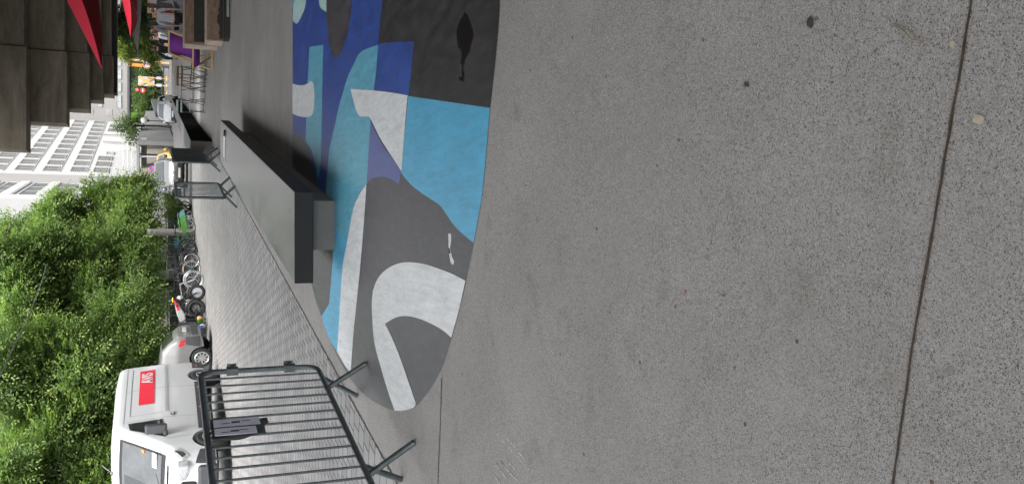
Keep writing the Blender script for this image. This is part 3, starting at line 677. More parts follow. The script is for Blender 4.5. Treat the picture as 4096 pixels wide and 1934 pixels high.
w = MB(); w.box((9.8, 10, 3.49), (.4, 32, 7.0)); tag(w.build('side_wall', 'low_bounce_dark'), 'unseen dark wall added beside the plaza to block light from the right', 'wall')  # unseen wall, added to keep light off the right of the ledge
# ================================================================ BUILDINGS
def wall_frame(p0, p1):
    """x along wall, y outwards (towards the camera side), z up"""
    p0 = Vector((p0[0], p0[1], 0)); p1 = Vector((p1[0], p1[1], 0)); return p0, math.atan2(p1.y - p0.y, p1.x - p0.x), (p1 - p0).length
def building(name, label, p0, p1, z0, z1, depth, m, cat='building', grp=None):
    o, a, L = wall_frame(p0, p1)
    r = thing(name, label, cat, (o.x, o.y, 0), a, grp)
    w = MB(); w.box((L / 2, depth / 2, (z0 + z1) / 2), (L, depth, z1 - z0)); w.build('wall', m, r)
    return r, L
def window(r, x, z, w_, h_, frame='facade_warm', glass='pane', blind=None, fr=.09, mull=0):
    b = MB()
    b.box((x - w_ / 2, -.02, z), (fr, .10, h_ + fr)); b.box((x + w_ / 2, -.02, z), (fr, .10, h_ + fr))
    b.box((x, -.02, z + h_ / 2), (w_ - fr, .10, fr)); b.box((x, -.035, z - h_ / 2), (w_ - fr, .13, fr))
    for k in range(mull): b.box((x - w_ / 2 + (k + 1) * w_ / (mull + 1), -.02, z), (.06, .06, h_))
    f = b.build('window', frame, r)
    b = MB(); b.box((x, -.006, z), (w_ - .02, .012, h_ - .02)); b.build('pane', glass, f)
    if blind:
        b = MB(); hh = h_ * blind
        n = max(3, int(hh / .16))
        for k in range(n): b.box((x, -.022, z + h_ / 2 - .05 - hh * (k + .5) / n), (w_ - .14, .012, hh / n * .7))
        b.build('blind', 'blind', f)
rnd = random.Random(5)
# white building with the window grid
def fac(y, d): q = P(639, y, d); return (q.x, q.y)
pN = fac(700, 93.0); pF = fac(496, 128.0)
wb, L = building('office_building', 'white office block with a regular grid of windows behind the bike shelter', pN, pF, 2.2, 30, 14, 'facade')
p0v = Vector((pN[0], pN[1], 0)); dv = (Vector((pF[0], pF[1], 0)) - p0v).normalized()
def along(y):
    q = ray(639, y); k = q.x / q.y
    return (k * p0v.y - p0v.x) / (dv.x - k * dv.y)
nb = 11; pitch = L / nb
def zat(V, y):
    t = along(y); p = p0v + dv * t
    return P(V, y, p.y).z
zrow = [zat(V, 576) for V in (366, 282, 185, 90)]
stp = (zrow[3] - zrow[0]) / 3
for k in range(7):
    z = zrow[0] + stp * k
    for j in range(nb):
        window(wb, (j + .5) * pitch - .1, z, pitch * .74, stp * .56, 'facade_warm', 'pane', blind=rnd.choice([.5, .85, .9, .95, .7]), mull=1)
    b = MB(); b.box((L / 2, -.03, z - stp * .34), (L, .06, .10)); b.build('sill_band', 'white', wb)
z1r = zrow[0] - stp
for j in (0, 1, 2): window(wb, (j + .5) * pitch - .1, z1r + .35, pitch * .74, stp * .56, 'facade_warm', 'pane', blind=.8, mull=1)
window(wb, 3.45 * pitch, z1r + .0, pitch * .45, stp * .30, 'facade_warm', 'pane_light')
for j in (8.6, 9.7): window(wb, j * pitch, z1r + .2, pitch * .95, stp * .75, 'facade', 'blind', mull=1)
for V, y in ((450, 555), (450, 584)):
    t = along(y); b = MB(); b.tube([(t, -.25, zat(547, y)), (t, -.25, zat(412, y))], .10, 8); b.build('drain_pipe', 'facade_warm', wb)
b = MB(); b.box((L / 2 - 1.5, -.35, 1.55), (L + 3, .1, 3.1))
for k in range(int((L + 3) / .22)): b.box((-2.9 + k * .22, -.42, 1.55), (.09, .04, 3.1))
b.build('garage_shutter', 'shutter', wb)
# warm grey wing left of it, with tall louvred windows
wb2, L2 = building('office_wing', 'warm grey building wing with wide louvred windows, left of the white grid block', fac(803, 74), fac(741, 88), 0, 30, 12, 'facade_grey')
st2 = building('stair_tower', 'flat warm grey wall strip between the white block and the louvred wing', fac(741, 90), fac(700, 94), 0, 30, 8, 'facade_warm')[0]
p2 = Vector((*fac(803, 74), 0)); dv2 = (Vector((*fac(741, 88), 0)) - p2).normalized()
zz = [P(v, 770, 81).z for v in (348, 258, 150, 35)]
for z in zz + [zz[-1] + (zz[-1] - zz[-2])]:
    window(wb2, L2 * .53, z, L2 * .80, 1.75, 'facade', 'pane', blind=.95, mull=2)
for k in range(5):
    b = MB(); b.box((L2 / 2, -.06, zz[0] - 1.9 + k * 2.45), (L2, .12, .75)); b.build('parapet_band', 'facade', wb2)
b = MB(); b.box((.22, -.12, 15), (.40, .3, 30)); b.build('corner_strip', 'white', wb2)
wb3, L3 = building('tall_building', 'tall plain pale grey building rising above the street trees', fac(1900, 66), fac(803, 80), 0, 32, 14, 'facade_grey')
for k in range(10):
    for j in range(6): window(wb3, L3 - 3.2 - j * 3.2, 4.2 + k * 2.9, 1.5, 1.4, 'facade_warm', 'pane')
    b = MB(); b.box((L3 / 2, -.015, 2.6 + k * 2.9), (L3, .03, .05)); b.build('joint', 'facade_warm', wb3)
# grey beige overhanging building far right
dR = 138.0
zlo = P(518, 300, dR).z
gb, LG = building('overhanging_building', 'grey beige building raised over a planted gap at the end of the street', (P(518, 496, dR).x, dR), (P(518, -500, dR).x, dR), zlo, 32, 16, 'facade_right')
xo = P(518, 496, dR).x
def gx(y): return P(518, y, dR).x - xo
for (V0, V1, y0, y1) in ((465, 484, 380, 436), (465, 484, 330, 372), (465, 484, 276, 322), (465, 484, 230, 268), (387, 408, 400, 436), (300, 330, 300, 340), (465, 484, 160, 215), (465, 484, 90, 150), (465, 484, 20, 80)):
    za, zb2 = P(V1, 300, dR).z, P(V0, 300, dR).z
    window(gb, (gx(y0) + gx(y1)) / 2, (za + zb2) / 2, abs(gx(y1) - gx(y0)) - .2, zb2 - za, 'facade_warm', 'pane_light', mull=1)
for (V, y) in ((282, 454), (361, 454), (438, 455)):
    z = P(V, y, dR).z; b = MB(); b.box((gx(y), -.02, z), (.95, .04, .75))
    for k in range(6): b.box((gx(y), -.05, z - .3 + k * .12), (.85, .03, .04))
    b.build('vent_grille', 'facade_grey', gb)
b = MB(); b.box((LG / 2, -.05, zlo + .15), (LG, .3, .3)); b.build('lower_edge', 'panel_dark', gb)
b = MB(); b.box((LG / 2, 8, zlo / 2), (LG, .4, zlo)); b.build('recessed_wall', 'facade_grey', gb)
for y in (490, 380, 240, 60):
    b = MB(); b.box((gx(y) + .5, 2, zlo / 2), (.6, .6, zlo - .01)); b.build('column', 'facade_right', gb)
# concrete ramp housing with bike shelter opening
rb = thing('ramp_housing', 'grey board-marked concrete ramp housing with a tapering side wall', 'ramp housing', (10.4, 94, 0))
c0 = Vector((10.4, 94, 0))
Lt = P(549, 566, 94); Lb = P(697, 566, 94); Rt = P(587, 431, 130); Rb = P(622, 429, 130)
w = MB(); th = Vector((-.45, .07, 0))
q = [Lb, Vector((Rb.x, 130, Rb.z - .6)), Rt, Lt]; q[0] = Vector((Lb.x, 94, -.1))
w.add([tuple(p - c0) for p in q] + [tuple(p + th - c0) for p in q], [(0, 1, 2, 3), (7, 6, 5, 4), (0, 4, 5, 1), (1, 5, 6, 2), (2, 6, 7, 3), (3, 7, 4, 0)])
w.build('side_wall', 'bunker', rb)
xe = P(600, 600, 94).x
zt4, zb4 = P(549, 600, 94).z, P(556, 600, 94).z
xl4 = P(600, 795, 94).x; xr4 = P(600, 566, 94).x
w = MB(); w.box(((xl4 + xr4) / 2 - 10.4, .9, (zt4 + zb4) / 2 + .0), (xr4 - xl4, 2.2, .26)); w.build('roof_beam', 'pipe_grey', rb)
w = MB(); w.box((xr4 - .2 - 10.4, -.02, (zt4) / 2 - .1), (.42, .7, zt4 + .1)); w.build('end_pier', 'bunker', rb)
for y, m_ in ((618, 'black'), (627, 'white'), (790, 'pipe_grey')):
    w = MB(); x = P(600, y, 94).x - 10.4; w.tube([(x, 0, 0), (x, 0, zb4)], .09, 8); w.build('post', m_, rb)
w = MB()
for k in range(3): w.tube([(xl4 - 10.4, .5, zt4 + .5 + .42 * k), (xr4 - 10.4, .5, zt4 + .5 + .42 * k)], .025, 5)
for k in range(7): x = xl4 + (xr4 - xl4) * k / 6 - 10.4; w.tube([(x, .5, zt4), (x, .5, zt4 + 1.4)], .025, 5)
w.build('roof_railing', 'white', rb)
w = MB(); w.box(((P(600, 640, 94).x + xr4) / 2 - 10.4, 1.5, zb4 - .45), (3.0, .1, .55)); w.build('fascia', 'facade_warm', rb)
# parapet behind the white car
w = MB(); a_ = P(650, 455, 100); b_ = P(640, 455, 100); e_ = P(608, 384, 132)
pa = Vector((a_.x, 100, 0)); pb = Vector((e_.x, 132, 0))
w.add([(pa.x, pa.y, -.1), (pb.x, pb.y, .5), (pb.x, pb.y, e_.z + .25), (pa.x, pa.y, P(622, 455, 100).z), (pa.x - .4, pa.y, -.1), (pb.x - .4, pb.y, .5), (pb.x - .4, pb.y, e_.z + .25), (pa.x - .4, pa.y, P(622, 455, 100).z)],
      [(0, 1, 2, 3), (7, 6, 5, 4), (0, 4, 5, 1), (1, 5, 6, 2), (2, 6, 7, 3), (3, 7, 4, 0)])
tag(w.build('parapet_wall', 'panel_dark'), 'dark low parapet wall sloping away behind the white car', 'wall')
for k in range(7):
    x = 462 + k * 4.3; p = P(660, x, 86 - k * .8)
    w = MB(); w.lathe([(.045, 0), (.045, .95), (.06, .97), (.05, 1.06), (.01, 1.09)], 8)
    o = w.build('bollard', 'black'); o.location = (p.x, p.y, 0); tag(o, 'thin black bollard, %s from the white car in the tight row by the ramp' % ['nearest', 'second', 'third', 'fourth', 'fifth', 'sixth', 'farthest'][k], 'bollard', 'black bollards by the ramp')
# street fence behind the parked bikes
def fence(name, label, p0, p1, n, zb_, zt_, m='panel_dark'):
    o, a, L = wall_frame(p0, p1); r = thing(name, label, 'fence', (o.x, o.y, 0), a)
    w = MB(); w.tube([(0, 0, zt_), (L, 0, zt_)], .03, 6); w.build('top_rail', 'galv_light', r)
    for k in range(n + 1):
        x = L * k / n; w = MB(); w.box((x, 0, zt_ / 2), (.05, .05, zt_ - .03)); w.build('post', 'galv_light', r)
        if k < n:
            w = MB(); w.box((x + L / n / 2, 0, (zb_ + zt_) / 2 - .03), (L / n - .09, .03, zt_ - zb_ - .06)); w.build('panel', m, r)
    return r
fa = P(700, 1330, 33); fb = P(700, 845, 44)
fence('panel_fence', 'low fence of dark green-grey panels with a pale top rail behind the parked bikes', (fa.x, fa.y), (fb.x, fb.y), 9, .12, 1.07)
w = MB(); wa = P(640, 1500, 36); wc = P(640, 800, 50)
o, a, L = wall_frame((wa.x, wa.y), (wc.x, wc.y))
rr = thing('stone_wall', 'pale stone wall with white gate bars behind the panel fence', 'wall', (o.x, o.y, 0), a)
w.box((L / 2, 0, .75), (L, .3, 1.5)); w.build('wall', 'pale_wall', rr)
for k in range(40):
    w = MB(); w.box((L * .35 + k * .22, -.2, 1.0), (.04, .04, 1.3)); w.build('bar', 'white', rr)
ga = P(640, 830, 58); gc = P(640, 795, 60)
o, a, L = wall_frame((ga.x, ga.y), (gc.x, gc.y))
rr = thing('dark_gate', 'dark grey gate with pale posts left of the black car', 'gate', (o.x, o.y, 0), a)
zt_ = P(618, 800, 58).z
for k in range(2):
    w = MB(); w.box((L * (k + .5) / 2 * 1.9, 0, zt_ / 2), (L * .86, .06, zt_ - .05)); w.build('leaf_panel', 'panel_dark', rr)
for k in range(3):
    w = MB(); w.box((L * k * .95, -.04, zt_ / 2), (.10, .12, zt_)); w.build('post', 'white', rr)
# ================================================================ POSTS, LAMPS, SIGNS
def post(name, label, cat, base, h, r0, m, extra=None, lean=0, group=None):
    r = thing(name, label, cat, tuple(base), 0, group)
    w = MB(); w.tube([(0, 0, 0), (lean * h, 0, h)], [r0, r0 * .8], 10); w.build('pole', m, r)
    return r
pb_ = G(745, 978); hh = P(142, 968, 42).z
pb_ = P(700, 966, 42); pb_.z = 0
lp = post('lamp_mast', 'tall dark mast rising through the big tree with a cable from its top', 'mast', pb_, P(140, 966, 42).z, .10, 'black')
w = MB(); w.tube([(0, 0, hh - 1), (0, 0, P(140, 966, 42).z + .02)], .14, 10); w.build('collar', 'black', lp)
w = MB(); w.box((0, -.12, 1.5), (.35, .2, .6)); w.build('switch_box', 'black', lp)
ptA = P(192, 972, 42); ptB = P(46, 1400, 17); ptC = P(-260, 2300, 9)
w = MB(); N = 24; pts = []
for k in range(N + 1):
    t = k / N; p = ptA.lerp(ptB, t); p.z -= .35 * 4 * t * (1 - t) * .5; pts.append(p)
w.tube(pts, .011, 5); w2 = pts[-1]
w.tube([pts[-1], P(0, 1502, 14)], .011, 5)
tag(w.build('overhead_cable', 'pipe_grey'), 'thin grey cable running from the dark mast over the trees', 'cable')
w = MB(); q = P(95, 1262, 24.5); 
lb = P(617, 716, 62); lb.z = 0
l2 = post('street_lamp', 'slim grey street lamp post with two small white spotlights near the silver van', 'street lamp', lb, P(352, 716, 62).z, .085, 'pipe_grey')
for z, dx in ((P(628, 716, 62).z + .3, .25), (P(613, 716, 62).z + .1, -.28)):
    w = MB(); w.lathe([(.05, 0), (.11, .06), (.12, .2), (.0, .22)], 10, (dx, -.1, z)); w.tube([(0, 0, z + .1), (dx, -.1, z + .1)], .03, 6); w.build('spotlight', 'white', l2)
w = MB(); w.box((0, -.1, P(604, 716, 62).z), (.3, .2, .5)); w.build('control_box', 'pipe_grey', l2)
gp = P(576, 481, 88); r = thing('globe_lamp', 'white globe lamp on a thin black post in front of the ramp housing', 'lamp', (gp.x, 88, 0))
w = MB(); w.ell((0, 0, gp.z), (.30, .30, .30), 20, 14); w.build('globe', 'globe', r, True)
w = MB(); w.tube([(0, 0, 0), (0, 0, gp.z - .28)], .04, 8); w.lathe([(.1, gp.z - .5), (.12, gp.z - .27), (.02, gp.z - .24)], 10); w.build('post', 'black', r)
# wooden mast with small signs
wp = P(645, 253, 112); wt = P(455, 232, 112)
r = thing('wooden_mast', 'tall leaning pale wooden mast with small orange and round signs', 'mast', (wp.x, 112, 0))
w = MB(); w.tube([(0, 0, 0), (wt.x - wp.x, 0, wt.z)], [.17, .12], 10); w.build('pole', 'wood', r)
for V, m_, sz in ((540, 'orange', (.35, .08, 1.6)), (519, 'orange', (.3, .08, .5))):
    q = P(V, 250, 111.8); w = MB(); w.box((q.x - wp.x - .3, -.2, q.z), sz); w.build('sign_panel', m_, r)
q = P(588, 255, 111.8); w = MB(); w.lathe([(.5, 0), (.5, .05)], 20, (q.x - wp.x - .1, -.25, q.z), 'Y'); s_ = w.build('round_sign', 'white_vinyl', r)
w = MB(); w.torus((q.x - wp.x - .1, -.28, q.z), .43, .06, 20, 6); w.build('red_ring', 'red', s_)
# white board with a wooden cross brace on posts
q0 = P(553, 304, 114); q1 = P(618, 346, 114)
r = thing('braced_board', 'white board on two wooden posts with an orange timber X brace', 'board', (q0.x, 114, 0))
cx = (q1.x - q0.x) / 2; W_ = abs(q1.x - q0.x); zc = (q0.z + q1.z) / 2; Hh = q0.z - q1.z
w = MB(); w.box((cx, .1, zc), (W_, .08, Hh)); w.build('board', 'cloth_white', r)
for s in (-1, 1):
    w = MB(); w.bar((cx - s * W_ * .42, 0, zc - Hh * .45), (cx + s * W_ * .42, 0 + s * .01, zc + Hh * .45), .34, .08, (0, 1, 0)); w.build('brace', 'wood', r)
    w = MB(); w.bar((cx + s * W_ * .38, -.15, 0), (cx + s * W_ * .38, -.15, zc), .13); w.build('post', 'wood', r)
    w = MB(); w.box((cx + s * W_ * .38, -.25, P(636, 320, 114).z), (.35, .1, .6)); w.build('tag_plate', 'cloth_white', r)
for y0, y1 in ((306, 324), (336, 350), (365, 380)):
    a_ = P(666, y0, 112); b_ = P(666, y1, 112)
    r = thing('road_barrier', 'low orange road works bar in front of the braced board, %s' % {306: 'rightmost', 336: 'middle one', 365: 'nearest the white car'}[y0], 'road barrier', (a_.x, 112, 0))
    w = MB(); w.bar((0, 0, a_.z), (b_.x - a_.x, 0, b_.z), .12, .16); w.build('bar', 'wood', r)
    w = MB(); w.bar((0, 0, 0), (0, 0, a_.z), .06); w.build('leg', 'pipe_grey', r); w = MB(); w.bar((b_.x - a_.x, 0, 0), (b_.x - a_.x, 0, a_.z), .06); w.build('leg', 'pipe_grey', r)
# traffic light and no entry sign
tl = P(548, 360, 118); r = thing('traffic_light', 'traffic light showing red above a no entry sign at the junction', 'traffic light', (tl.x, 118, 0))
w = MB(); w.tube([(0, 0, 0), (0, 0, tl.z - .3)], .06, 8); w.build('pole', 'black', r)
w = MB(); w.box((0, 0, tl.z - .3), (.34, .3, 1.0)); w.build('housing', 'black', r)
m_, n_, l_, b_ = new_mat('red_signal'); b_.inputs['Base Color'].default_value = (.8, .02, .02, 1); b_.inputs['Emission Color'].default_value = (1, .05, .05, 1); b_.inputs['Emission Strength'].default_value = 1.6; M['signal'] = m_
w = MB(); w.lathe([(.15, 0), (.15, .04)], 16, (0, -.19, tl.z), 'Y'); w.build('red_lens', 'signal', r)
ne = P(571, 361, 117.7); w = MB(); w.lathe([(.30, 0), (.30, .04)], 24, (ne.x - tl.x, -.25, ne.z), 'Y'); s_ = w.build('no_entry_disc', 'red', r)
w = MB(); w.box((ne.x - tl.x, -.30, ne.z), (.42, .03, .10)); w.build('white_bar', 'white_vinyl', s_)
# no parking sign
q = P(609, 674, 70); r = thing('no_parking_sign', 'round blue and red no parking sign with a small white plate above the silver van', 'road sign', (q.x, 70, 0))
w = MB(); w.tube([(0, 0, 0), (0, 0, q.z + .2)], .035, 8); w.build('pole', 'galv_light', r)
w = MB(); w.lathe([(.23, 0), (.23, .02)], 28, (0, -.06, q.z), 'Y'); s_ = w.build('disc', 'sign_blue', r)
w = MB(); w.torus((0, -.075, q.z), .205, .028, 28, 6); w.build('red_ring', 'red', s_)
w = MB(); w.bar((-.14, -.078, q.z + .14), (.14, -.078, q.z - .14), .05, .01, (0, 1, 0)); w.build('red_slash', 'red', s_)
z = P(624, 674, 70).z; w = MB(); w.box((0, -.06, z), (.42, .02, .16)); s_ = w.build('plate', 'white_vinyl', r)
w = MB(); w.box((0, -.075, z + .02), (.26, .008, .025)); w.build('print', 'black', s_)
q = P(615, 768, 56); r = thing('blue_sign', 'small blue street sign above the dark gate', 'sign', (q.x, 56, 0))
w = MB(); w.box((0, -.05, q.z), (.30, .03, .12)); w.build('plate', 'sign_blue', r)
w = MB(); w.tube([(0, 0, 0), (0, 0, q.z + .05)], .025, 6); w.build('pole', 'galv_light', r)
# concrete round post
q = P(588, 928, 36.8); w = MB(); w.lathe([(.14, 0), (.14, q.z - .22), (.135, q.z - .05), (.12, q.z), (.0, q.z + .005)], 20)
r = thing('concrete_column', 'short round beige concrete column standing behind the green bicycles', 'column', (q.x, 36.8, 0)); w.build('shaft', 'concrete_post', r, True)
w = MB(); w.lathe([(.147, q.z - .16), (.147, q.z - .01)], 20); w.build('pale_cap', 'pale_wall', r)
# recycling bin yellow lid
a_ = P(687, 215, 113); b_ = P(645, 268, 113)
r = thing('recycling_bin', 'grey double recycling bin with a yellow lid at the foot of the wooden mast', 'bin', ((a_.x + b_.x) / 2, 113, 0))
ww = abs(a_.x - b_.x); w = MB(); w.box((-ww * .26, 0, .6), (ww * .48, 1, 1.2)); w.build('body', 'bin_grey', r, bevel=.05)
w = MB(); w.box((ww * .26, 0, .6), (ww * .48, 1, 1.2)); w.build('body', 'bin_grey', r, bevel=.05)
w = MB(); w.box((-ww * .15, 0, 1.3), (ww * .7, 1.1, .16)); w.build('lid', 'yellow_car', r, bevel=.05)
# ================================================================ CARS
def interp(tab, x):
    if x <= tab[0][0]: return tab[0][1]
    for (a, va), (b, vb) in zip(tab[:-1], tab[1:]):
        if x <= b: return va + (vb - va) * (x - a) / (b - a) if b > a else vb
    return tab[-1][1]
class Body:
    def __init__(s, top, width, sill, wheels, wr, belt, tumble, r=.12, arch=1.16, H=None):
        s.top, s.width, s.sill, s.wheels, s.wr, s.belt, s.tumble, s.r, s.arch = top, width, sill, wheels, wr, belt, tumble, r, arch
        s.H = H or max(t[1] for t in top); s.x0, s.x1 = top[0][0], top[-1][0]
    def zb(s, x):
        z = interp(s.sill, x)
        for wx in s.wheels:
            ra = s.wr * s.arch; dx = abs(x - wx)
            if dx < ra: z = max(z, s.wr + math.sqrt(ra * ra - dx * dx))
        return z
    def y(s, x, z):
        w = interp(s.width, x); zt = interp(s.top, x)
        if z < .55: w -= .05 * ((.55 - z) / .3) ** 2
        if z > s.belt: w *= 1 - s.tumble * (z - s.belt) / (s.H - s.belt)
        r = min(s.r, max(.02, (zt - s.zb(x)) * .45))
        if z > zt - r:
            t = min(1, (z - (zt - r)) / r); w -= r * (1 - math.sqrt(max(0, 1 - t * t))) * .85
        return max(w, .05)
    def mesh(s, name, m, parent, nx=90):
        xs = sorted(set([s.x0 + (s.x1 - s.x0) * i / nx for i in range(nx + 1)] + [t[0] for t in s.top] + [w + k * s.wr * s.arch * f for w in s.wheels for k in (-1, 1) for f in (.6, .8, .9, .97, 1.0)]))
        xs = [x for x in xs if s.x0 <= x <= s.x1]
        K = 16; T = 6; rings = []
        for x in xs:
            zb_, zt = s.zb(x), interp(s.top, x); half = []
            for k in range(K + 1):
                t = k / K; t = 1 - (1 - t) ** 1.6; z = zb_ + (zt - zb_) * t; half.append((s.y(x, z), z))
            ye = half[-1][0]
            for k in range(1, T + 1):
                yy = ye * (1 - k / T); half.append((yy, zt + .03 * (1 - (yy / max(ye, .1)) ** 2)))
            ring = [(x, y, z) for y, z in half] + [(x, -y, z) for y, z in reversed(half[:-1])]
            rings.append(ring)
        n = len(rings[0]); b = MB(); vs = [v for r_ in rings for v in r_]; fs = []
        for i in range(len(rings) - 1):
            for k in range(n):
                k2 = (k + 1) % n; fs.append((i * n + k, i * n + k2, (i + 1) * n + k2, (i + 1) * n + k))
        fs.append(tuple(range(n))[::-1]); fs.append(tuple((len(rings) - 1) * n + k for k in range(n)))
        b.add(vs, fs); o = b.build(name, m, parent, True)
        return o
    def side(s, name, quad, m, parent, sgn=1, off=.008, nu=10, nv=8):
        # quad: 4 corners (x, z)
        b = MB(); vs = []
        for j in range(nv + 1):
            for i in range(nu + 1):
                u, v = i / nu, j / nv
                x = (quad[0][0] * (1 - u) + quad[1][0] * u) * (1 - v) + (quad[3][0] * (1 - u) + quad[2][0] * u) * v
                z = (quad[0][1] * (1 - u) + quad[1][1] * u) * (1 - v) + (quad[3][1] * (1 - u) + quad[2][1] * u) * v
                vs.append((x, sgn * (s.y(x, min(z, interp(s.top, x) - .01)) + off), z))
        b.add(vs, [(j * (nu + 1) + i, j * (nu + 1) + i + 1, (j + 1) * (nu + 1) + i + 1, (j + 1) * (nu + 1) + i) for j in range(nv) for i in range(nu)])
        o = b.build(name, m, parent, True); return o
    def topp(s, name, xa, xb, ya, yb, m, parent, off=.012, nu=10, nv=10, ins=.0):
        b = MB(); vs = []
        for j in range(nv + 1):
            for i in range(nu + 1):
                x = xa + (xb - xa) * i / nu; zt = interp(s.top, x); ye = s.y(x, zt) - ins
                f = (ya + (yb - ya) * j / nv); yy = ye * f
                sl = (interp(s.top, x + .02) - interp(s.top, x - .02)) / .04; nl = math.hypot(1, sl)
                vs.append((x - sl / nl * off, yy, zt + .03 * (1 - f * f) + off / nl))
        b.add(vs, [(j * (nu + 1) + i, j * (nu + 1) + i + 1, (j + 1) * (nu + 1) + i + 1, (j + 1) * (nu + 1) + i) for j in range(nv) for i in range(nu)])
        return b.build(name, m, parent, True)
def wheel(par, x, y, wr, sgn, w=.2, spokes=9, hub='alloy', rimf=.66):
    b = MB(); b.lathe([(wr * .62, -w / 2), (wr * .9, -w / 2), (wr, -w / 2 + .03), (wr, w / 2 - .03), (wr * .9, w / 2), (wr * .62, w / 2)], 32, (0, 0, 0), 'Y')
    t = b.build('wheel', 'rubber', par, True); t.location = (x, y, wr)
    b = MB(); b.lathe([(wr * rimf * .55, 0), (wr * rimf, .0), (wr * rimf, .02)], 28, (0, sgn * (w / 2 - .02), 0), 'Y'); q = b.build('wheel_well', 'black', t, True)
    b = MB(); yo = sgn * (w / 2 + .005)
    for k in range(spokes):
        a = 2 * math.pi * k / spokes; b.bar((wr * .08 * math.cos(a), yo, wr * .08 * math.sin(a)), (wr * rimf * math.cos(a), yo, wr * rimf * math.sin(a)), wr * .17, .03, (0, 1, 0))
    b.torus((0, yo, 0), wr * rimf * .97, .018, 28, 6); b.lathe([(wr * .15, -.015), (wr * .15, .02), (0.001, .03 * 1)], 14, (0, yo, 0), 'Y')
    b.build('rim', hub, t, True)
def mirror(par, x, y, z, sgn, m='black', sc=1.0):
    b = MB(); b.ell((x, y + sgn * .16 * sc, z), (.07 * sc, .10 * sc, .12 * sc), 12, 8); b.bar((x, y - sgn * .02, z - .08), (x, y + sgn * .12 * sc, z - .06), .04, .05)
    b.build('wing_mirror', m, par, True)
def make_text(body, size, loc, rot, m, par, name='lettering', sx=1.0, ext=.002, align='LEFT'):
    c = bpy.data.curves.new(name, 'FONT'); c.body = body; c.size = size; c.extrude = ext; c.align_x = align; c.offset = size * .018
    o = bpy.data.objects.new(name, c); COL.objects.link(o); c.materials.append(M[m]); o.parent = par
    bpy.context.view_layer.update(); me = bpy.data.meshes.new_from_object(o.evaluated_get(bpy.context.evaluated_depsgraph_get()))
    bpy.data.objects.remove(o); o = bpy.data.objects.new(name, me); COL.objects.link(o); o.parent = par
    if not me.materials: me.materials.append(M[m])
    o.location = loc; o.rotation_euler = rot; o.scale = (sx, 1, 1); return o

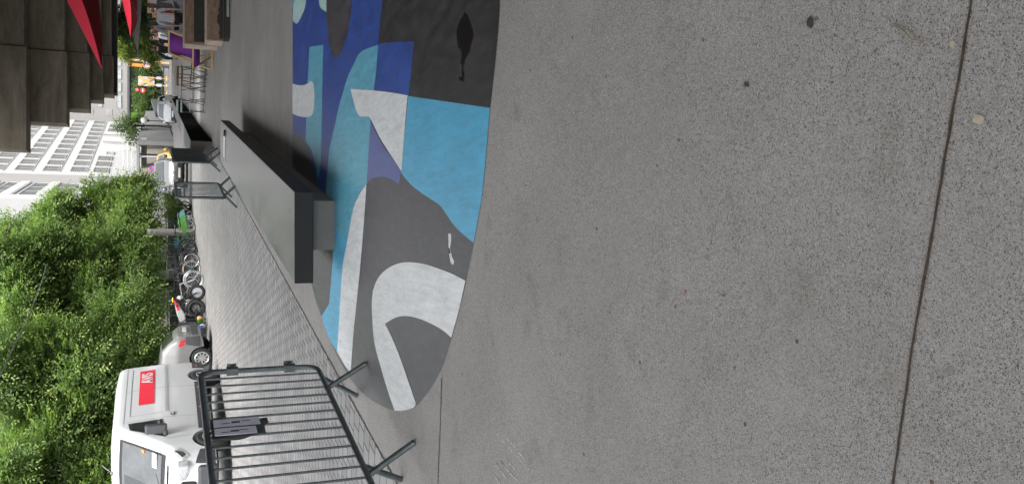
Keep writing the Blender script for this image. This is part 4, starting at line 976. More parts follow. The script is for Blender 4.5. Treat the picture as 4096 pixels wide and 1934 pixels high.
# ---- white rental van
VAN = thing('delivery_van', 'white rental delivery van with a red panel on its side, parked behind the nearest barrier', 'van', (-4.56, 20.18, 0), math.atan2(-.970, -.242))
vtop = [(-2.55, 2.10), (-2.52, 2.20), (-2.40, 2.26), (-1.5, 2.29), (.60, 2.27), (.80, 2.22), (.95, 2.12), (1.10, 2.00), (1.98, 1.24), (2.10, 1.19), (2.34, 1.08), (2.44, .98), (2.50, .84), (2.535, .66), (2.55, .50), (2.56, .36)]
vw = [(-2.55, .95), (-2.45, .99), (-2.2, 1.0), (1.4, 1.0), (1.9, .985), (2.2, .95), (2.4, .88), (2.5, .80), (2.56, .70)]
vb = Body(vtop, vw, [(-2.55, .38), (2.3, .30), (2.56, .30)], [1.70, -1.62], .33, 1.25, .10, r=.16, arch=1.22, H=2.3)
body = vb.mesh('body', 'van_white', VAN, 120)
for sg in (1, -1):
    vb.side('lower_cladding', [(-2.50, .40), (-2.06, .34), (-2.06, .62), (-2.50, .62)], 'plastic', VAN, sg)
    vb.side('lower_cladding', [(-1.20, .34), (1.28, .34), (1.28, .60), (-1.20, .60)], 'plastic', VAN, sg)
    vb.side('lower_cladding', [(2.12, .32), (2.5, .32), (2.47, .70), (2.14, .60)], 'plastic', VAN, sg)
    # cab door glass, as a slanting quad, and door outlines
    gl = vb.side('side_window', [(.70, 1.30), (1.56, 1.24), (1.02, 1.92), (.70, 1.96)], 'black', VAN, sg, .012)
    vb.side('pane', [(.76, 1.36), (1.38, 1.31), (1.00, 1.86), (.76, 1.89)], 'glass', gl, sg, .020)
    for qd in ([(.60, .62), (.61, .62), (.61, 2.02), (.60, 2.02)], [(-1.0, .6), (-.99, .6), (-.99, 2.05), (-1.0, 2.05)], [(-2.46, 2.045), (1.0, 2.045), (1.0, 2.055), (-2.46, 2.055)], [(1.52, .75), (1.53, .75), (1.62, 1.2), (1.61, 1.2)]):
        vb.side('panel_gap', qd, 'pipe_grey', VAN, sg, .004)
    vb.side('rail_strip', [(-2.3, 1.20), (.35, 1.20), (.35, 1.235), (-2.3, 1.235)], 'white', VAN, sg, .018)
    vb.side('recess_edge', [(-2.25, 1.93), (.35, 1.93), (.35, 1.945), (-2.25, 1.945)], 'pipe_grey', VAN, sg, .004)
    vb.side('recess_edge', [(.34, 1.3), (.35, 1.3), (.35, 1.94), (.34, 1.94)], 'pipe_grey', VAN, sg, .004)
    dh = vb.side('door_handle', [(.38, 1.05), (.56, 1.05), (.56, 1.13), (.38, 1.13)], 'pipe_grey', VAN, sg, .014)
    vb.side('grip', [(.41, 1.075), (.53, 1.075), (.53, 1.11), (.41, 1.11)], 'van_white', dh, sg, .03)
    for x in (-2.2, -.9, .2): vb.side('side_marker', [(x, .50), (x + .07, .50), (x + .07, .55), (x, .55)], 'orange', VAN, sg, .016)
    b = MB(); b.box((1.42, sg * 1.13, 1.42), (.13, .20, .42)); b.box((1.45, sg * 1.03, 1.24), (.08, .16, .10)); b.build('wing_mirror', 'plastic', VAN, bevel=.04)
    hl = vb.side('headlight', [(2.06, .98), (2.30, .80), (2.42, .92), (2.12, 1.16)], 'lamp_glass', VAN, sg, .012)
    vb.side('lamp_reflector', [(2.13, .99), (2.28, .87), (2.34, .94), (2.15, 1.08)], 'chrome', hl, sg, .02)
    b = MB(); b.box((2.45, sg * .68, .94), (.20, .42, .24), rz=-sg * .35); b.build('headlight_front', 'lamp_glass', VAN, bevel=.05)
    wheel(VAN, 1.70, sg * .90, .335, sg, .22, 6, 'pipe_grey', .6); wheel(VAN, -1.62, sg * .90, .335, sg, .22, 6, 'pipe_grey', .6)
sv = vb.side('red_panel', [(-2.12, 1.46), (-.17, 1.46), (-.17, 1.78), (-2.12, 1.78)], 'red', VAN, 1, .010)
yv = vb.y(-1.7, 1.5) + .016; yv2 = vb.y(-1.7, 1.76) + .016
tilt = math.atan2(yv - yv2, .26)
make_text('AVIS', .34, (-1.33, yv + .006, 1.505), (math.pi / 2 - tilt, 0, math.pi), 'white_vinyl', sv, sx=.88)
vb.topp('windscreen_surround', .98, 2.00, -.97, .97, 'black', VAN, .010)
ws = vb.topp('windscreen', 1.06, 1.92, -.92, .92, 'windscreen', VAN, .018)
vb.topp('dark_glass_half', 1.12, 1.86, -.86, .02, 'glass', ws, .024)  # darker glass patch over one half of the windscreen
b = MB(); zt_ = interp(vtop, 1.76); b.box((1.80, .62, zt_ + .02), (.12, .32, .012), mtx=Matrix.Rotation(math.atan2(.76, .88), 3, 'Y')); b.build('dash_paper', 'white_vinyl', VAN)
b = MB(); b.box((1.55, .72, interp(vtop, 1.55) + .05), (.07, .06, .01), mtx=Matrix.Rotation(.71, 3, 'Y')); b.build('windscreen_sticker', 'orange', VAN)
for y0 in (.0, -.62):
    b = MB(); b.tube([(2.02, y0 - .2, 1.27), (1.82, y0 + .35, 1.42)], .012, 6); b.build('wiper', 'black', VAN)
b = MB(); b.box((2.14, 0, 1.215), (.05, 1.3, .02)); b.build('bonnet_vent', 'black', VAN)
b = MB(); b.box((2.50, 0, .47), (.16, 1.60, .38)); b.build('front_bumper', 'plastic', VAN, bevel=.06)
g_ = MB(); g_.box((2.52, 0, .82), (.10, .95, .30)); gr = g_.build('grille', 'black', VAN, bevel=.04)
for k in range(4):
    b = MB(); b.box((2.58, 0, .72 + k * .06), (.02, .80, .016)); b.build('slat', 'plastic', gr)
b = MB(); b.box((2.60, 0, .50), (.02, .52, .11)); b.build('number_plate', 'white_vinyl', VAN)
b = MB(); b.tube([(1.0, .0, 2.26), (.72, .05, 2.46)], .008, 6); b.lathe([(.03, 0), (.05, .02), (.0, .05)], 10, (1.0, .0, 2.25)); b.build('aerial', 'pipe_grey', VAN)
b = MB(); b.box((0, 0, .42), (4.6, 1.5, .34)); b.build('underbody', 'black', VAN)

def hatch(name, label, loc, rz, paint, L=4.0, Wd=1.70, H=1.48, group=None, sc=1.0, lights='lamp_glass', glass='glass', grill=True, front_glass='glass'):
    r = thing(name, label, 'car', loc, rz, group, sc); h = L / 2; k = H / 1.48
    top = [(-h, .72), (-h + .03, .95), (-h + .12, 1.02 * k), (-h + .30, 1.22 * k), (-h + .55, 1.40 * k), (-h + 1.2, 1.47 * k), (-h + 2.0, 1.48 * k), (-h + 2.5, 1.42 * k), (-h + 3.22, 1.02 * k), (-h + 3.4, .97 * k), (h - .22, .84 * k), (h - .08, .74), (h - .02, .58), (h, .38)]
    wt = [(-h, Wd * .42), (-h + .2, Wd * .47), (-h + .6, Wd * .5), (h - .9, Wd * .5), (h - .3, Wd * .46), (h - .05, Wd * .38), (h, Wd * .36)]
    B = Body(top, wt, [(-h, .32), (-h + .4, .22), (h - .3, .2), (h, .28)], [h - .78, -h + .72], .30, .92 * k, .20, r=.13, arch=1.18, H=H)
    B.mesh('body', paint, r, 70)
    B.topp('windscreen', -h + 2.56, -h + 3.18, -.93, .93, front_glass, r)
    B.topp('rear_window', -h + .17, -h + .50, -.85, .85, glass, r)
    for sg in (1, -1):
        B.side('side_window', [(-h + .95, .96 * k), (-h + 1.85, .95 * k), (-h + 1.85, 1.36 * k), (-h + 1.02, 1.34 * k)], glass, r, sg)
        B.side('side_window', [(-h + 1.92, .95 * k), (-h + 2.95, .97 * k), (-h + 2.42, 1.35 * k), (-h + 1.92, 1.36 * k)], glass, r, sg)
        B.side('rear_light', [(-h + .10, .74 * k), (-h + .30, .80 * k), (-h + .34, .94 * k), (-h + .16, .90 * k)], 'red_light', r, sg, .012)
        B.side('headlight', [(h - .52, .72 * k), (h - .12, .58 * k), (h - .16, .70 * k), (h - .60, .84 * k)], lights, r, sg, .012)
        b = MB(); b.box((h - .10, sg * Wd * .34, .66 * k), (.18, Wd * .17, .16), rz=-sg * .4); b.build('headlight_front', lights, r, bevel=.04)
        mirror(r, -h + 2.78, sg * Wd * .47, 1.0 * k, sg, paint)
        wheel(r, h - .78, sg * (Wd / 2 - .10), .30, sg, .19); wheel(r, -h + .72, sg * (Wd / 2 - .10), .30, sg, .19)
        B.side('door_gap', [(-h + 1.88, .35), (-h + 1.892, .35), (-h + 1.892, .93 * k), (-h + 1.88, .93 * k)], 'black', r, sg, .003)
        B.side('door_handle', [(-h + 1.60, .80 * k), (-h + 1.78, .80 * k), (-h + 1.78, .83 * k), (-h + 1.60, .83 * k)], 'plastic', r, sg, .02)
    b = MB(); b.box((h - .03, 0, .40), (.10, Wd * .72, .26)); gq = b.build('grille', 'black', r, bevel=.03)
    b = MB(); b.box((h + .03, 0, .42), (.02, .50, .10)); b.build('number_plate', 'white_vinyl', gq)
    b = MB(); b.box((-h - .01, 0, .50), (.08, Wd * .8, .22)); b.build('rear_bumper', 'plastic', r, bevel=.03)
    b = MB(); b.box((-h - .03, 0, .78), (.03, .50, .11)); b.build('number_plate', 'white_vinyl', r)
    b = MB(); b.box((0, 0, .36), (L - .5, Wd * .74, .25)); b.build('underbody', 'black', r)
    return r, B
# grey hatchback directly behind the van
HB, B1 = hatch('parked_car', 'light grey hatchback with red tail light parked just behind the white van', (-4.42, 26.2, 0), R(172), 'grey_car', 4.1, 1.76, 1.50)
B1.side('dark_bumper_side', [(-2.04, .34), (-1.70, .34), (-1.78, .74), (-2.02, .76)], 'plastic', HB, 1, .014)
fw = Vector((math.cos(R(172)), math.sin(R(172)), 0)); lf = Vector((-fw.y, fw.x, 0))
gw = G(850, 1428); ctr = gw - lf * (.88 * .86) - fw * (-2.05 + .72) * .86; HB.scale = (.86, .86, .92)
HB.location = (ctr.x, ctr.y, 0)
# silver van/taxi head-on
q = P(640, 688, 46); TX, B2 = hatch('parked_car', 'silver compact van seen head-on behind the second crowd barrier', (q.x + .12, 48.2, 0), R(-93), 'silver', 3.9, 1.52, 1.62, lights='lamp_glass', front_glass='glass')
b = MB(); b.tube([(1.99, -.45, .74), (2.02, -.2, .70), (2.03, 0, .74), (2.02, .2, .70), (1.99, .45, .74)], .035, 8); b.ell((2.03, 0, .74), (.03, .09, .09), 12, 8); b.build('chrome_trim', 'chrome', TX, True)
q = P(640, 660, 54.5); hatch('parked_car', 'yellow car mostly hidden behind the silver compact van', (q.x, 54.5, 0), R(-93), 'yellow_car', 4.0, 1.6, 1.5)
q = P(640, 757, 50); hatch('parked_car', 'black car behind the slatted barrier, left of the silver van', (q.x - .1, 53.5, 0), R(-98), 'black_car', 4.0, 1.6, 1.50)
q = P(640, 418, 70); hatch('parked_car', 'small white car seen from its front corner on the street beyond the black block', (q.x + .1, 72.5, 0), R(-111), 'white', 3.7, 1.62, 1.50, front_glass='pane')
q = P(627, 294, 132); hatch('parked_car', 'distant grey car seen from behind driving up the street', (q.x, 134, 1.05), R(85), 'grey_car', 4.0, 1.6, 1.45)

# ================================================================ TWO-WHEELERS
def bicycle(label, loc, rz, frame='black', skirt=None, basket=None, rim='alloy', fender=None, wr=.33, sc=.86, lean=0.06, tyre='rubber', group='bicycles parked in the kerbside rack'):
    r = thing('bicycle', label, 'bicycle', loc, rz, group, sc); r.rotation_euler = (lean, 0, rz)
    rx, fx = -.52, .53
    for x in (rx, fx):
        b = MB(); b.torus((x, 0, wr), wr - .018, .020, 32, 8); t = b.build('wheel', tyre, r, True)
        b = MB(); b.torus((x, 0, wr), wr - .045, .014, 32, 6)
        for k in range(14):
            a = 2 * math.pi * k / 14; b.tube([(x, .012 * (-1) ** k, wr), (x + (wr - .05) * math.cos(a), 0, wr + (wr - .05) * math.sin(a))], .0022, 4, cap=False)
        b.lathe([(.022, -.04), (.022, .04)], 8, (x, 0, wr), 'Y'); b.build('rim', rim, t, True)
    f = MB(); bbk = (-.06, 0, .29); seat = (-.20, 0, .72); head = (.36, 0, .80); hd2 = (.40, 0, .66); ra = (rx, 0, wr); fa = (fx, 0, wr)
    f.tube([bbk, seat], .017, 8); f.tube([bbk, hd2], .020, 8); f.tube([seat, head], .015, 8)
    for s in (-1, 1): f.tube([bbk, (rx, s * .05, wr)], .010, 6); f.tube([(-.19, 0, .68), (rx, s * .05, wr)], .009, 6); f.tube([(.405, s * .03, .62), (fx, s * .05, wr)], .012, 6)
    f.tube([hd2, head], .022, 8); f.build('frame', frame, r, True)
    b = MB(); b.tube([head, (.33, 0, .96)], .013, 8); b.tube([(.22, -.28, .99), (.33, -.16, 1.0), (.34, 0, .98), (.33, .16, 1.0), (.22, .28, .99)], .012, 8); b.build('handlebar', 'black', r, True)
    b = MB(); b.ell((-.24, 0, .90), (.13, .075, .035), 12, 8); b.tube([seat, (-.23, 0, .89)], .013, 8); b.build('saddle', 'black', r, True)
    b = MB(); b.lathe([(.085, -.008), (.085, .008)], 18, (-.06, -.04, .29), 'Y'); b.bar((-.06, -.06, .29), (.06, -.06, .17), .02); b.bar((-.06, .06, .29), (-.18, .06, .41), .02); b.box((.06, -.10, .17), (.09, .07, .02)); b.box((-.18, .10, .41), (.09, .07, .02)); b.build('crankset', 'plastic', r)
    if fender:
        for x in (rx, fx): b = MB(); b.torus((x, 0, wr), wr + .02, .022, 16, 6, a0=R(20), a1=R(170)); b.build('mudguard', fender, r, True)
    if skirt:
        b = MB()
        for s in (-1, 1):
            pts = [(rx + wr * 1.02 * math.cos(a), wr + wr * 1.02 * math.sin(a)) for a in [R(t) for t in range(15, 165, 12)]] + [(rx - .02, wr + .05)]
            b.prism([(p[0], p[1]) for p in pts], s * .045, s * .052, lambda x, y, z: (x, z, y))
        b.build('wheel_skirt', skirt, r)
        b = MB(); b.box((rx + .02, 0, wr * 2 + .06), (.30, .10, .05)); b.build('rear_rack', skirt, r, bevel=.02)
        b = MB(); b.ell((rx - .16, 0, wr + .22), (.03, .03, .04), 8, 6); b.build('reflector', 'orange', r)
    if basket:
        b = MB()
        for z in (.70, .80, .90):
            w_ = .13 + (z - .7) * .25; b.tube([(.50 - w_, -w_, z), (.50 + w_, -w_, z), (.50 + w_, w_, z), (.50 - w_, w_, z)], .010, 5, closed=True)
        for s, t in ((-1, -1), (-1, 0), (-1, 1), (1, -1), (1, 0), (1, 1), (0, -1), (0, 1)):
            b.bar((.50 + s * .13, t * .13, .70), (.50 + s * .18, t * .18, .90), .045, .012)
        b.box((.50, 0, .70), (.26, .26, .02)); b.build('basket', basket, r)
    return r
def at_wheel(Vb, y, rz, x_local=-.52, sc=.86):
    p = G(Vb, y); return (p.x - math.cos(rz) * x_local * sc, p.y - math.sin(rz) * x_local * sc, 0)
# rear wheel (with skirt) towards the street for the share bikes, front wheel for the others
for (V, y, fr, sk, bk, rim, lab, fd, tyre) in [
    (764, 828, 'teal_plastic', 'teal_plastic', 'dark_teal', 'galv_light', 'pale teal share bicycle half hidden behind the slatted barrier', None, 'rubber'),
    (772, 862, 'teal_plastic', 'teal_plastic', 'dark_teal', 'galv_light', 'pale teal share bicycle between the slatted barrier and the green ones', None, 'rubber'),
    (778, 884, 'green_plastic', 'green_plastic', 'dark_teal', 'galv_light', 'lime green share bicycle next to the teal ones', None, 'rubber'),
    (783, 906, 'green_plastic', 'green_plastic', 'dark_teal', 'galv_light', 'lime green share bicycle next to the blue-framed bicycle', None, 'rubber')]:
    rz = R(176 + random.uniform(-6, 6)); bicycle(lab, at_wheel(V, y, rz), rz, fr, sk, bk, rim, fd, tyre=tyre, lean=random.uniform(-.06, .06))
for (V, y, rz_, fr, bk, rim, lab, fd, tyre, sc) in [
    (781, 951, 4, 'blue_plastic', None, 'black', 'blue-framed bicycle with thick black tyres', None, 'rubber', .88),
    (792, 1000, -12, 'black', 'black', 'black', 'black bicycle with a basket right of the silver-wheeled ones', 'black', 'rubber', .82),
    (799, 1041, -8, 'plastic', None, 'alloy', 'dark bicycle with a pale front rim in front of the fence', None, 'rubber', .84),
    (804, 1075, 6, 'galv', None, 'galv_light', 'silver bicycle with large brown-walled wheels', None, 'wood_dark', .96),
    (815, 1116, -14, 'white', None, 'alloy', 'white bicycle leaning beside the black motorcycle', 'white', 'galv_light', .92)]:
    rz = R(rz_); bicycle(lab, at_wheel(V, y, rz, .53, sc), rz, fr, None, bk, rim, fd, tyre=tyre, sc=sc, lean=random.uniform(-.12, .10))
for (V, y, rz_, lab) in [(797, 1020, 3, 'black bicycle squeezed behind the black basket bicycle'), (800, 1058, -4, 'black bicycle hidden behind the silver-wheeled one'), (806, 1098, 9, 'black bicycle behind the white one'), (788, 972, -3, 'black bicycle next to the blue-framed bicycle')]:
    rz = R(rz_); p = at_wheel(V, y, rz, .53, .95); bicycle(lab, (p[0] - .15, p[1] + .5, 0), rz, 'black', None, 'black' if V > 799 else None, 'galv', 'black', tyre='rubber', sc=.97, lean=random.uniform(-.12, .10))
# rack hoops
for y, V in ((985, 793), (1004, 797), (1192, 820), (1275, 830)):
    p = G(V - 6, y); w = MB(); w.tube([(0, 0, 0), (0, 0, .62), (-.08, .02, .72), (-.5, .12, .72), (-.58, .14, .62), (-.58, .14, 0)], .022, 8)
    o = w.build('bike_rack', 'black', smooth=True); o.location = (p.x, p.y, 0); tag(o, {985: 'black bike rack hoop nearest the blue-framed bicycle', 1004: 'black bike rack hoop beside the black bicycle with the basket', 1192: 'black rack hoop between the two motorcycles', 1275: 'black rack hoop between the red motorcycle and the litter bin'}[y], 'bike rack', 'bike rack hoops')
def motorbike(label, loc, rz, tank='plastic', fair=None, rim='alloy', sc=.84, scooter=False, wr=.30, lean=.06, tail=None):
    r = thing('scooter' if scooter else 'motorcycle', label, 'scooter' if scooter else 'motorcycle', loc, rz, None, sc); r.rotation_euler = (lean, 0, rz)
    rx, fx = -.68, .70
    if scooter: wr = .24
    for x in (rx, fx):
        b = MB(); b.torus((x, 0, wr), wr - .06, .062, 32, 10); t = b.build('wheel', 'rubber', r, True)
        b = MB(); b.torus((x, 0, wr), wr - .115, .018, 28, 6); b.lathe([(.05, -.06), (.05, .06)], 12, (x, 0, wr), 'Y')
        for k in range(6):
            a = 2 * math.pi * k / 6; b.bar((x, 0, wr), (x + (wr - .11) * math.cos(a), 0, wr + (wr - .11) * math.sin(a)), .045, .03, (0, 1, 0))
        if rim == 'white': b.lathe([(wr * .30, -.025), (wr * .62, -.02), (wr * .62, .02), (wr * .30, .025)], 28, (x, 0, wr), 'Y')
        b.build('rim', rim, t, True)
        b = MB(); b.lathe([(.09, .0), (.125, .0), (.125, .008), (.09, .008)], 24, (x, .075, wr), 'Y'); b.build('brake_disc', 'chrome', t)
    f = MB()
    for s in (-1, 1): f.tube([(.42, s * .09, .92), (fx, s * .09, wr)], .026, 8)
    f.bar((.42, -.11, .92), (.42, .11, .92), .05); f.build('fork', 'black' if rim == 'white' else 'galv_light', r, True)
    b = MB(); b.tube([(.24, -.36, 1.00), (.38, -.20, 1.02), (.42, 0, .96), (.38, .20, 1.02), (.24, .36, 1.00)], .016, 8)
    b.build('handlebar', 'black', r, True)
    for s in (-1, 1):
        b = MB(); b.tube([(.33, s * .27, 1.02), (.36, s * .34, 1.17)], .008, 6); b.ell((.36, s * .36, 1.20), (.02, .075, .045), 10, 6); b.build('mirror', 'galv_light', r, True)
    b = MB(); b.ell((.52, 0, .88), (.09, .10, .11), 12, 8); b.build('headlight', 'lamp_glass', r, True)
    if scooter:
        b = MB(); b.prism([(.30, .95), (.48, .92), (.58, .50), (.50, .28), (.10, .20), (-.20, .22), (-.24, .30), (.08, .30), (.36, .36)], -.17, .17, lambda x, y, z: (x, z, y)); b.build('leg_shield', tank, r, bevel=.03)
        b = MB(); b.prism([(-.20, .30), (-.12, .70), (-.80, .78), (-.92, .62), (-.70, .38)], -.16, .16, lambda x, y, z: (x, z, y)); b.build('tail_body', tank, r, bevel=.05)
        b = MB(); b.prism([(-.08, .70), (-.10, .78), (-.82, .86), (-.86, .78)], -.14, .14, lambda x, y, z: (x, z, y)); b.build('seat', 'black', r, bevel=.03)
        b = MB(); b.prism([(.36, .98), (.50, .94), (.44, 1.35), (.38, 1.36)], -.2, .2, lambda x, y, z: (x, z, y)); b.build('windshield', 'glass', r)
    else:
        b = MB(); b.ell((.10, 0, .82), (.30, .15, .14), 16, 10); b.build('fuel_tank', tank, r, True)
        b = MB(); b.prism([(-.08, .78), (-.70, .84), (-.78, .92), (-.55, .92), (-.10, .86)], -.12, .12, lambda x, y, z: (x, z, y)); b.build('seat', 'black', r, bevel=.03)
        b = MB(); b.box((.06, 0, .42), (.42, .28, .30)); b.box((.12, 0, .62), (.20, .24, .22), rz=.1)
        for k in range(5): b.box((.12, 0, .54 + k * .04), (.26, .30, .012))
        b.build('engine', 'pipe_grey', r, bevel=.02)
        b = MB(); b.tube([(.20, -.16, .38), (0, -.18, .24), (-.45, -.18, .30), (-.85, -.20, .42)], [.03, .03, .05, .055], 10); b.build('exhaust', 'galv', r, True)
        b = MB(); b.bar((-.05, .10, .36), (rx, .10, wr), .06); b.bar((-.05, -.10, .36), (rx, -.10, wr), .06); b.tube([(.40, 0, .82), (.30, 0, .40), (-.05, 0, .32)], .03, 8); b.build('chassis', 'black', r)
        b = MB(); b.torus((rx, 0, wr), wr + .03, .035, 12, 6, a0=R(60), a1=R(160)); b.build('rear_mudguard', 'black', r, True)
        b = MB(); b.torus((fx, 0, wr), wr + .03, .035, 12, 6, a0=R(50), a1=R(140)); b.build('front_mudguard', 'black', r, True)
        if fair:
            b = MB(); b.prism([(-.20, .62), (-.12, .82), (-.55, .94), (-.98, 1.02), (-.80, .84), (-.50, .66)], -.13, .13, lambda x, y, z: (x, z, y)); b.build('tail_fairing', fair, r, bevel=.04)
            b = MB(); b.prism([(-.62, .90), (-1.0, 1.04), (-.86, .90), (-.66, .82)], -.138, .138, lambda x, y, z: (x, z, y)); b.build('red_flash', 'red', r)
            b = MB(); b.prism([(.22, .55), (.60, .80), (.55, 1.02), (.30, .96), (.12, .70)], -.17, .17, lambda x, y, z: (x, z, y)); b.build('front_fairing', fair, r, bevel=.04)
            b = MB(); b.ell((-.98, 0, 1.06), (.10, .06, .03), 10, 6); b.build('yellow_tip', 'hiviz', r, True)
    return r
rz = R(-6); p = G(822, 1167); motorbike('black motorcycle with a pale front wheel beside the white bicycle', (p.x - .70 * .86, p.y + .08, 0), rz, 'plastic', None, 'white', .86)
rz = R(172); p = G(822, 1232); motorbike('motorcycle with white and red tail fairing between the black one and the litter bin', (p.x - .60, p.y - .05, 0), rz, 'black', 'white', 'black', .92)
rz = R(168); p = G(835, 1315); motorbike('dark scooter with windshield hidden behind the slatted litter bin', (p.x - .95, p.y + 3.4, 0), rz, 'plastic', None, 'plastic', .95, True)
rz = R(160); p = G(835, 1350); motorbike('black scooter parked against the tail of the grey hatchback', (p.x - .9, p.y + 4.6, 0), rz, 'black', None, 'plastic', 1.0, True)
# slatted litter bin
p = G(828, 1310); r = thing('litter_bin', 'dark slatted steel litter bin with rubbish at its foot, beside the grey hatchback', 'litter bin', (p.x, p.y, 0), .2)
w = MB(); w.lathe([(.17, .05), (.17, .78), (.19, .80), (.19, .84), (.14, .84)], 20); w.build('liner', 'black', r, True)
w = MB()
for k in range(22):
    a = 2 * math.pi * k / 22; w.bar((.185 * math.cos(a), .185 * math.sin(a), .04), (.205 * math.cos(a), .205 * math.sin(a), .82), .028, .014, (math.cos(a), math.sin(a), 0))
w.build('slats', 'plastic', r)
rnd = random.Random(3)
for k in range(7):
    w = MB(); w.ell((0, 0, 0), (.09, .08, .07), 7, 5)
    o = w.build('litter', ['cloth_white', 'blue_plastic', 'wood', 'white_vinyl', 'leaf_bright', 'cloth_grey', 'buff'][k], r); o.location = (.12 + rnd.uniform(-.16, .16), -.24 + rnd.uniform(-.08, .05), .07 + rnd.random() * .18); o.rotation_euler = (rnd.random() * 3, rnd.random() * 3, 0)
# ================================================================ TREES
def leaf_mesh(name, m, parent, spr_p, spr_d, rng, nleaf=10, L=.085, wid=.48, spacing=.045, tipyoung=.5, base_t=.35, droop=.35):
    """sprays of paired leaflets along short twigs, as one mesh"""
    n = len(spr_p); d = spr_d / np.linalg.norm(spr_d, axis=1, keepdims=True)
    up = np.array([0, 0, 1.0]); s = np.cross(d, up) + rng.normal(0, .25, (n, 3)); s /= np.linalg.norm(s, axis=1, keepdims=True)
    nrm = np.cross(s, d); V = []; T = []
    tone = np.clip(rng.normal(base_t, .16, n), 0, 1)
    for k in range(nleaf):
        t = (k + 1) / nleaf; side = 1 if k % 2 else -1
        last = k == nleaf - 1
        c = spr_p + d * (spacing * k) - up * (droop * (spacing * k) ** 2)
        ax = d * (1.0 if last else .55) + s * (0 if last else side * .85) + rng.normal(0, .22, (n, 3)) - up * .12
        ax /= np.linalg.norm(ax, axis=1, keepdims=True)
        nn = nrm + rng.normal(0, .22, (n, 3)); w = np.cross(ax, nn); w /= np.linalg.norm(w, axis=1, keepdims=True)
        ln = L * rng.uniform(.7, 1.15, (n, 1)) * (1.0 if k < nleaf - 3 else .8)
        a = c; b_ = c + ax * ln * .5 + w * ln * wid * .5; e = c + ax * ln; f = c + ax * ln * .5 - w * ln * wid * .5
        V.append(np.stack([a, b_, e, f], 1)); T.append(np.clip(tone + tipyoung * np.maximum(0, t - .55) * rng.uniform(.2, 1.6, n) + rng.normal(0, .06, n), 0, 1))
    V = np.concatenate(V).reshape(-1, 3); T = np.concatenate(T); nf = len(T)
    me = bpy.data.meshes.new(name); me.vertices.add(len(V)); me.vertices.foreach_set('co', V.astype(np.float32).ravel())
    me.loops.add(nf * 4); me.loops.foreach_set('vertex_index', np.arange(nf * 4, dtype=np.int32))
    me.polygons.add(nf); me.polygons.foreach_set('loop_start', np.arange(0, nf * 4, 4, dtype=np.int32))
    me.update(); at = me.attributes.new('tint', 'FLOAT', 'FACE'); at.data.foreach_set('value', T.astype(np.float32))
    me.materials.append(M[m]); o = bpy.data.objects.new(name, me); COL.objects.link(o); o.parent = parent
    return o
def crown_sprays(rng, blobs, n, shell=.35, outw=.8):
    bl = np.array([(*b[0], *b[1]) for b in blobs]); area = (bl[:, 3] * bl[:, 4] + bl[:, 3] * bl[:, 5] + bl[:, 4] * bl[:, 5]); pr = area / area.sum()
    idx = rng.choice(len(bl), n, p=pr); u = rng.normal(0, 1, (n, 3)); u /= np.linalg.norm(u, axis=1, keepdims=True)
    r = 1 - np.abs(rng.normal(0, shell, n)); r = np.clip(r, .05, 1.06)
    p = bl[idx, :3] + u * bl[idx, 3:] * r[:, None]
    d = u * outw + rng.normal(0, .45, (n, 3)); d[:, 2] = d[:, 2] * .8 + .05
    return p, d
def tree(name, label, base, blobs, n, m, seed, trunk_r=.16, nleaf=10, L=.085, spacing=.045, group=None, trunk_top=None, tipyoung=.5, base_t=.35, sub=8, cat='tree', lean=(0, 0)):
    rng = np.random.default_rng(seed); rd = random.Random(seed)
    r = thing(name, label, cat, tuple(base), 0, group); bx, by, bz = base
    # break every big lobe into smaller leafy masses so the outline is uneven and has gaps
    small = []
    for (c, rad) in blobs:
        for k in range(sub):
            u = Vector((rd.gauss(0, 1), rd.gauss(0, 1), rd.gauss(0, 1))).normalized(); f = rd.uniform(.35, .92)
            q = Vector(c) + Vector((u.x * rad[0], u.y * rad[1], u.z * rad[2])) * f; s_ = rd.uniform(.28, .5)
            small.append(((q.x - bx, q.y - by, q.z - bz), (rad[0] * s_, rad[1] * s_, rad[2] * s_ * .8)))
    p, d = crown_sprays(rng, small, n)
    leaf_mesh('crown', m, r, p, d, rng, nleaf, L, spacing=spacing, tipyoung=tipyoung, base_t=base_t)
    w = MB(); cz = min(b[0][2] - b[1][2] for b in blobs) + .6
    cx = sum(b[0][0] for b in blobs) / len(blobs) - bx; cy = sum(b[0][1] for b in blobs) / len(blobs) - by
    h1 = trunk_top or max(1.6, cz + 1.0)
    fork = Vector((lean[0] * h1, lean[1] * h1, h1))
    w.tube([(0, 0, 0), fork * .3 + Vector((.04, .02, 0)), fork * .7 - Vector((.03, 0, 0)), fork], [trunk_r * 1.25, trunk_r, trunk_r * .9, trunk_r * .8], 12)
    w.build('trunk', 'bark', r, True)
    lm = MB()
    for (c, rad) in blobs:
        c = Vector(c) - Vector(base); mid = fork.lerp(c, .5) + Vector((rd.uniform(-.3, .3), rd.uniform(-.3, .3), .3))
        lm.tube([fork, mid, c, c + (c - fork) * .25], [trunk_r * .55, trunk_r * .4, trunk_r * .22, .02], 8)
        for k in range(5):
            u = Vector((rd.gauss(0, 1), rd.gauss(0, 1), rd.gauss(0, .8))).normalized(); e = c + Vector((u.x * rad[0], u.y * rad[1], u.z * rad[2])) * .85
            s0 = mid.lerp(c, rd.random()); lm.tube([s0, s0.lerp(e, .5) + Vector((0, 0, .15)), e], [trunk_r * .2, trunk_r * .12, .012], 6)
    lm.build('limbs', 'bark', r, True)
    return r
def PB(V, y, d, r): p = P(V, y, d); return ((p.x, p.y, p.z), r)
